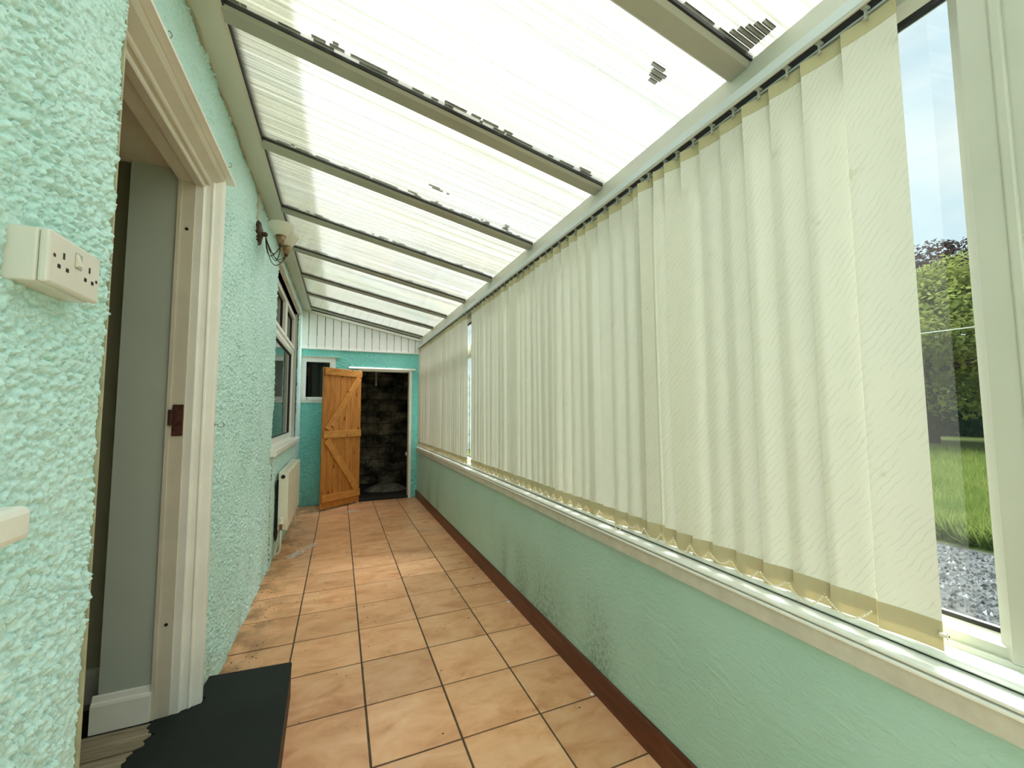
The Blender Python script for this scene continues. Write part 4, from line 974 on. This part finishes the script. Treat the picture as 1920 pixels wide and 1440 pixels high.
# ------------------------------------------------------------------ small things on the floor
V = []; F = []
nL, nWd = 22, 6
a0 = Vector((-0.182, 4.075, 0.001)); a1 = Vector((0.020, 4.425, 0.001)); dl = a1-a0; sd = Vector((dl.y, -dl.x, 0)).normalized()
for i in range(nL+1):
    for j in range(nWd+1):
        t_ = i/nL; u_ = j/nWd-0.5
        p = a0+dl*t_+sd*u_*(0.075+0.012*math.sin(7*t_))
        V.append((p.x, p.y, 0.003+0.010*abs(math.sin(9*t_+5*u_))*math.cos(2.2*u_)+0.004*random.random()))
for i in range(nL):
    for j in range(nWd): F.append((i*(nWd+1)+j, (i+1)*(nWd+1)+j, (i+1)*(nWd+1)+j+1, i*(nWd+1)+j+1))
tag(pydata('plastic_wrapper', V, F, 'thin_plastic', None, True), 'crumpled clear plastic wrapper on the tiles near the radiator', 'wrapper')
def scrap(x, y, s, label, mat='paper_white', nm='paper_scrap'):
    bm = bmesh.new(); ball(bm, (0, 0, 0), s, 1)
    for v in bm.verts: v.co.x *= 1+random.uniform(-.3, .5); v.co.y *= 1+random.uniform(-.3, .3); v.co.z = max(0, v.co.z*0.4)
    o_ = obj(nm, bm, mat); o_.location = (x, y, 0.001); return tag(o_, label, 'scrap', 'scraps along the brown skirting')
scrap(1.262, 2.59, 0.013, 'white paper scrap on the tiles against the brown skirting, farther of two')
scrap(1.262, 1.62, 0.008, 'tiny white crumb on the tiles against the brown skirting, nearer of two')
bm = bmesh.new(); rnd = random.Random(11)
for _ in range(170):
    a_ = rnd.uniform(0, 6.28); r_ = abs(rnd.gauss(0, 0.5)); x, y = 0.36+0.14*r_*math.cos(a_), 5.70+0.11*r_*math.sin(a_)
    s = rnd.uniform(0.002, 0.007); v3 = [bm.verts.new((x+s*math.cos(t_+a_), y+s*math.sin(t_+a_), 0.0012)) for t_ in (0, 1.6, 3.1, 4.7)]; tp = bm.verts.new((x, y, 0.0012+s*0.5))
    for i in range(4): bm.faces.new((v3[i], v3[(i+1) % 4], tp))
o_ = obj('plaster_dust', bm, 'dust_white'); o_['kind'] = 'stuff'; tag(o_, 'pale plaster dust on the tiles below the open pine door', 'dust')
bm = bmesh.new()
for _ in range(260):
    y = rnd.uniform(1.5, 6.1); x = XL+0.02+abs(rnd.gauss(0, 0.10)) if rnd.random() < .6 else rnd.uniform(-0.25, 1.25)
    if x < 0.05 and y < 2.2: continue
    if x > 1.25: continue
    s = rnd.uniform(0.0015, 0.0050); a_ = rnd.uniform(0, 6.28); v3 = [bm.verts.new((x+s*(1+rnd.random())*math.cos(t_+a_), y+s*math.sin(t_+a_), 0.0012)) for t_ in (0, 1.6, 3.1, 4.7)]; tp = bm.verts.new((x, y, 0.0012+s*0.45))
    for i in range(4): bm.faces.new((v3[i], v3[(i+1) % 4], tp))
o_ = obj('floor_grit', bm, 'soil'); o_['kind'] = 'stuff'; tag(o_, 'dark grit and soil crumbs scattered over the floor tiles', 'grit')

# ------------------------------------------------------------------ garden outside the right-hand window
struct(bx('ground_path', 1.45, 5.6, -1.5, 5.0, -0.06, -0.0285, 'path_stone'))
struct(bx('ground_lawn', 1.45, 60, -30, 60, -0.25, -0.03, 'lawn_soil'))
V = []; F = []
r2 = np.random.default_rng(5)
def quads(name, C, U, Wv, mat, parent=None, kind=None):
    n = len(C); P = np.stack([C-U-Wv*0.0, C+Wv, C+U, C-Wv], 1).reshape(-1, 3)
    me = bpy.data.meshes.new(name); me.vertices.add(4*n); me.vertices.foreach_set('co', P.astype(np.float32).ravel())
    me.loops.add(4*n); me.loops.foreach_set('vertex_index', np.arange(4*n, dtype=np.int32)); me.polygons.add(n)
    me.polygons.foreach_set('loop_start', np.arange(0, 4*n, 4, dtype=np.int32)); me.polygons.foreach_set('loop_total', np.full(n, 4, dtype=np.int32)); me.update(calc_edges=True)
    o_ = link(name, me, [mat], parent); 
    if kind: o_['kind'] = kind
    return o_
# gravel: small stones
ng = 15000
gx = r2.uniform(1.5, 5.5, ng); gy = r2.uniform(-0.8, 4.2, ng); s = r2.uniform(0.008, 0.026, ng); hgt = 0.003+s*0.8
ring = np.stack([np.cos(np.arange(5)*2*np.pi/5), np.sin(np.arange(5)*2*np.pi/5)], -1)
el = r2.uniform(0.6, 1.4, ng)
base = np.stack([gx[:, None]+s[:, None]*ring[None, :, 0]*el[:, None], gy[:, None]+s[:, None]*ring[None, :, 1], np.full((ng, 5), -0.03)], -1)
topv = np.stack([gx+r2.normal(0, .004, ng), gy+r2.normal(0, .004, ng), -0.03+hgt], -1)[:, None, :]
P = np.concatenate([base, topv], 1).reshape(-1, 3)
F = np.concatenate([np.stack([np.arange(ng)*6+i, np.arange(ng)*6+(i+1) % 5, np.arange(ng)*6+5], -1) for i in range(5)])
o_ = pydata('gravel', P.tolist(), F.tolist(), 'gravel_stone'); o_['kind'] = 'stuff'; tag(o_, 'grey loose stones on the ground outside the window', 'gravel')
# grass
nb_ = 60000
gx = 5.75 + (r2.random(nb_)**1.5)*10.8; gy = gx*r2.uniform(0.12, 0.62, nb_) + r2.uniform(-1.2, 1.2, nb_)
hh = r2.uniform(0.10, 0.30, nb_)*(0.7+0.6*vnoise(gx, gy, 0.8)); aa = r2.uniform(0, 6.28, nb_); wd = 0.006+0.0006*gx
b0 = np.stack([gx-wd*np.cos(aa), gy-wd*np.sin(aa), np.full(nb_, -0.04)], -1); b1 = np.stack([gx+wd*np.cos(aa), gy+wd*np.sin(aa), np.full(nb_, -0.04)], -1)
lean = r2.normal(0, 0.10, (nb_, 2)); tpv = np.stack([gx+lean[:, 0], gy+lean[:, 1], hh], -1)
P = np.stack([b0, b1, tpv], 1).reshape(-1, 3)
o_ = pydata('long_grass', P.tolist(), np.arange(nb_*3).reshape(-1, 3).tolist(), 'grass_blade'); o_['kind'] = 'stuff'; tag(o_, 'uncut long green grass on the lawn outside', 'grass')
def crown(name, label, c, rad, n, leaf, mat, clumps=40, seed=1, hollow=0.72, trunk=True, flat=1.0):
    r_ = np.random.default_rng(seed)
    root = tag(empty(name, (c[0], c[1], -0.03)), label, 'tree')
    # clumps over an ellipsoid, leaves over each clump
    d = r_.normal(size=(clumps, 3)); d /= np.linalg.norm(d, axis=1)[:, None]; d[:, 2] = np.where(d[:, 2] < -0.8, -d[:, 2], d[:, 2])
    cc = np.array(c)+d*np.array(rad)*r_.uniform(hollow, 0.98, (clumps, 1))
    k = r_.integers(0, clumps, n); e = r_.normal(size=(n, 3)); e /= np.linalg.norm(e, axis=1)[:, None]
    cr = np.array(rad).mean()*r_.uniform(0.18, 0.34, clumps)
    C_ = cc[k] + e*cr[k][:, None]*np.array([1, 1, 0.62*flat])*r_.uniform(0.75, 1.05, (n, 1))
    nrm = e + r_.normal(0, 0.45, (n, 3)) + np.array([0, 0, 0.5]); nrm /= np.linalg.norm(nrm, axis=1)[:, None]
    u_ = np.cross(nrm, r_.normal(size=(n, 3))); u_ /= np.linalg.norm(u_, axis=1)[:, None]; w_ = np.cross(nrm, u_)
    sz = r_.uniform(0.6, 1.2, (n, 1))*leaf
    o_ = quads('foliage', C_, u_*sz, w_*sz*0.5, mat, None, 'stuff'); under(o_, root)
    bm = bmesh.new(); bz = c[2]+rad[2]*0.4
    tube(bm, [(c[0], c[1], -0.05), (c[0]+0.1, c[1], bz*0.5), (c[0], c[1]+0.1, bz)], [0.22, 0.16, 0.07], 8)
    for q in range(7):
        p = cc[q*3 % clumps]; tube(bm, [(c[0], c[1]+0.05, bz*0.55), tuple((np.array([c[0], c[1], bz*0.6])+p)/2), tuple(p)], [0.08, 0.05, 0.02], 6)
    under(obj('trunk', bm, 'bark'), root)
    return root
crown('garden_tree', 'rounded lime green tree in the middle of the garden view', (22.0, 8.6, 3.55), (4.6, 5.0, 3.2), 60000, 0.11, 'leaf_lime', 170, 3)
crown('copper_tree', 'dark copper-leaved tree rising behind the lime green tree', (36.0, 13.0, 9.0), (3.8, 4.6, 3.8), 7500, 0.14, 'leaf_copper', 60, 8, 0.35)
hd = tag(empty('hedge', (24, 9, 0)), 'dense dark green hedge under the lime green tree at the lawn edge', 'hedge')
nh = 30000
hy = r2.uniform(-2, 30, nh); hz = r2.uniform(0, 5.0, nh); hx = 29.0 + 0.25*vnoise(hy, hz, 1.5)+r2.normal(0, .12, nh) + 0.12*hy*0
nrm = np.stack([-np.ones(nh), r2.normal(0, .6, nh), r2.normal(0.3, .6, nh)], -1); nrm /= np.linalg.norm(nrm, axis=1)[:, None]
u_ = np.cross(nrm, r2.normal(size=(nh, 3))); u_ /= np.linalg.norm(u_, axis=1)[:, None]; w_ = np.cross(nrm, u_)
o_ = quads('foliage', np.stack([hx, hy, hz], -1), u_*0.13, w_*0.08, 'leaf_hedge', None, 'stuff'); under(o_, hd)
bm = bmesh.new(); box(bm, 29.3, 30.6, -2, 30, -0.03, 4.9, 0.2); under(obj('hedge_body', bm, 'leaf_hedge'), hd)
bm = bmesh.new(); tube(bm, [(12.0, -12+k*2.0, 2.90 - 0.25*math.sin(math.pi*k/17) + 0.035*k) for k in range(18)], 0.011, 5)
tag(obj('telephone_wire', bm, 'wire_grey'), 'thin pale overhead wire crossing in front of the lime green tree', 'wire')
bm = bmesh.new(); box(bm, 2.6, 8.0, 14.0, 14.2, -0.05, 2.4)
fn = tag(empty('garden_fence', (5, 14, 0)), 'grey board fence seen through the slit between the two blinds', 'fence'); bm.free()
for k in range(30): under(bx('fence_board', 2.4+k*0.19, 2.4+k*0.19+0.17, 14.0, 14.03, -0.05, 2.6, 'stone_fence'), fn)
for k in range(4): under(bx('fence_rail', 2.4, 8.1, 14.03, 14.08, 0.3+0.65*k, 0.4+0.65*k, 'stone_fence'), fn)
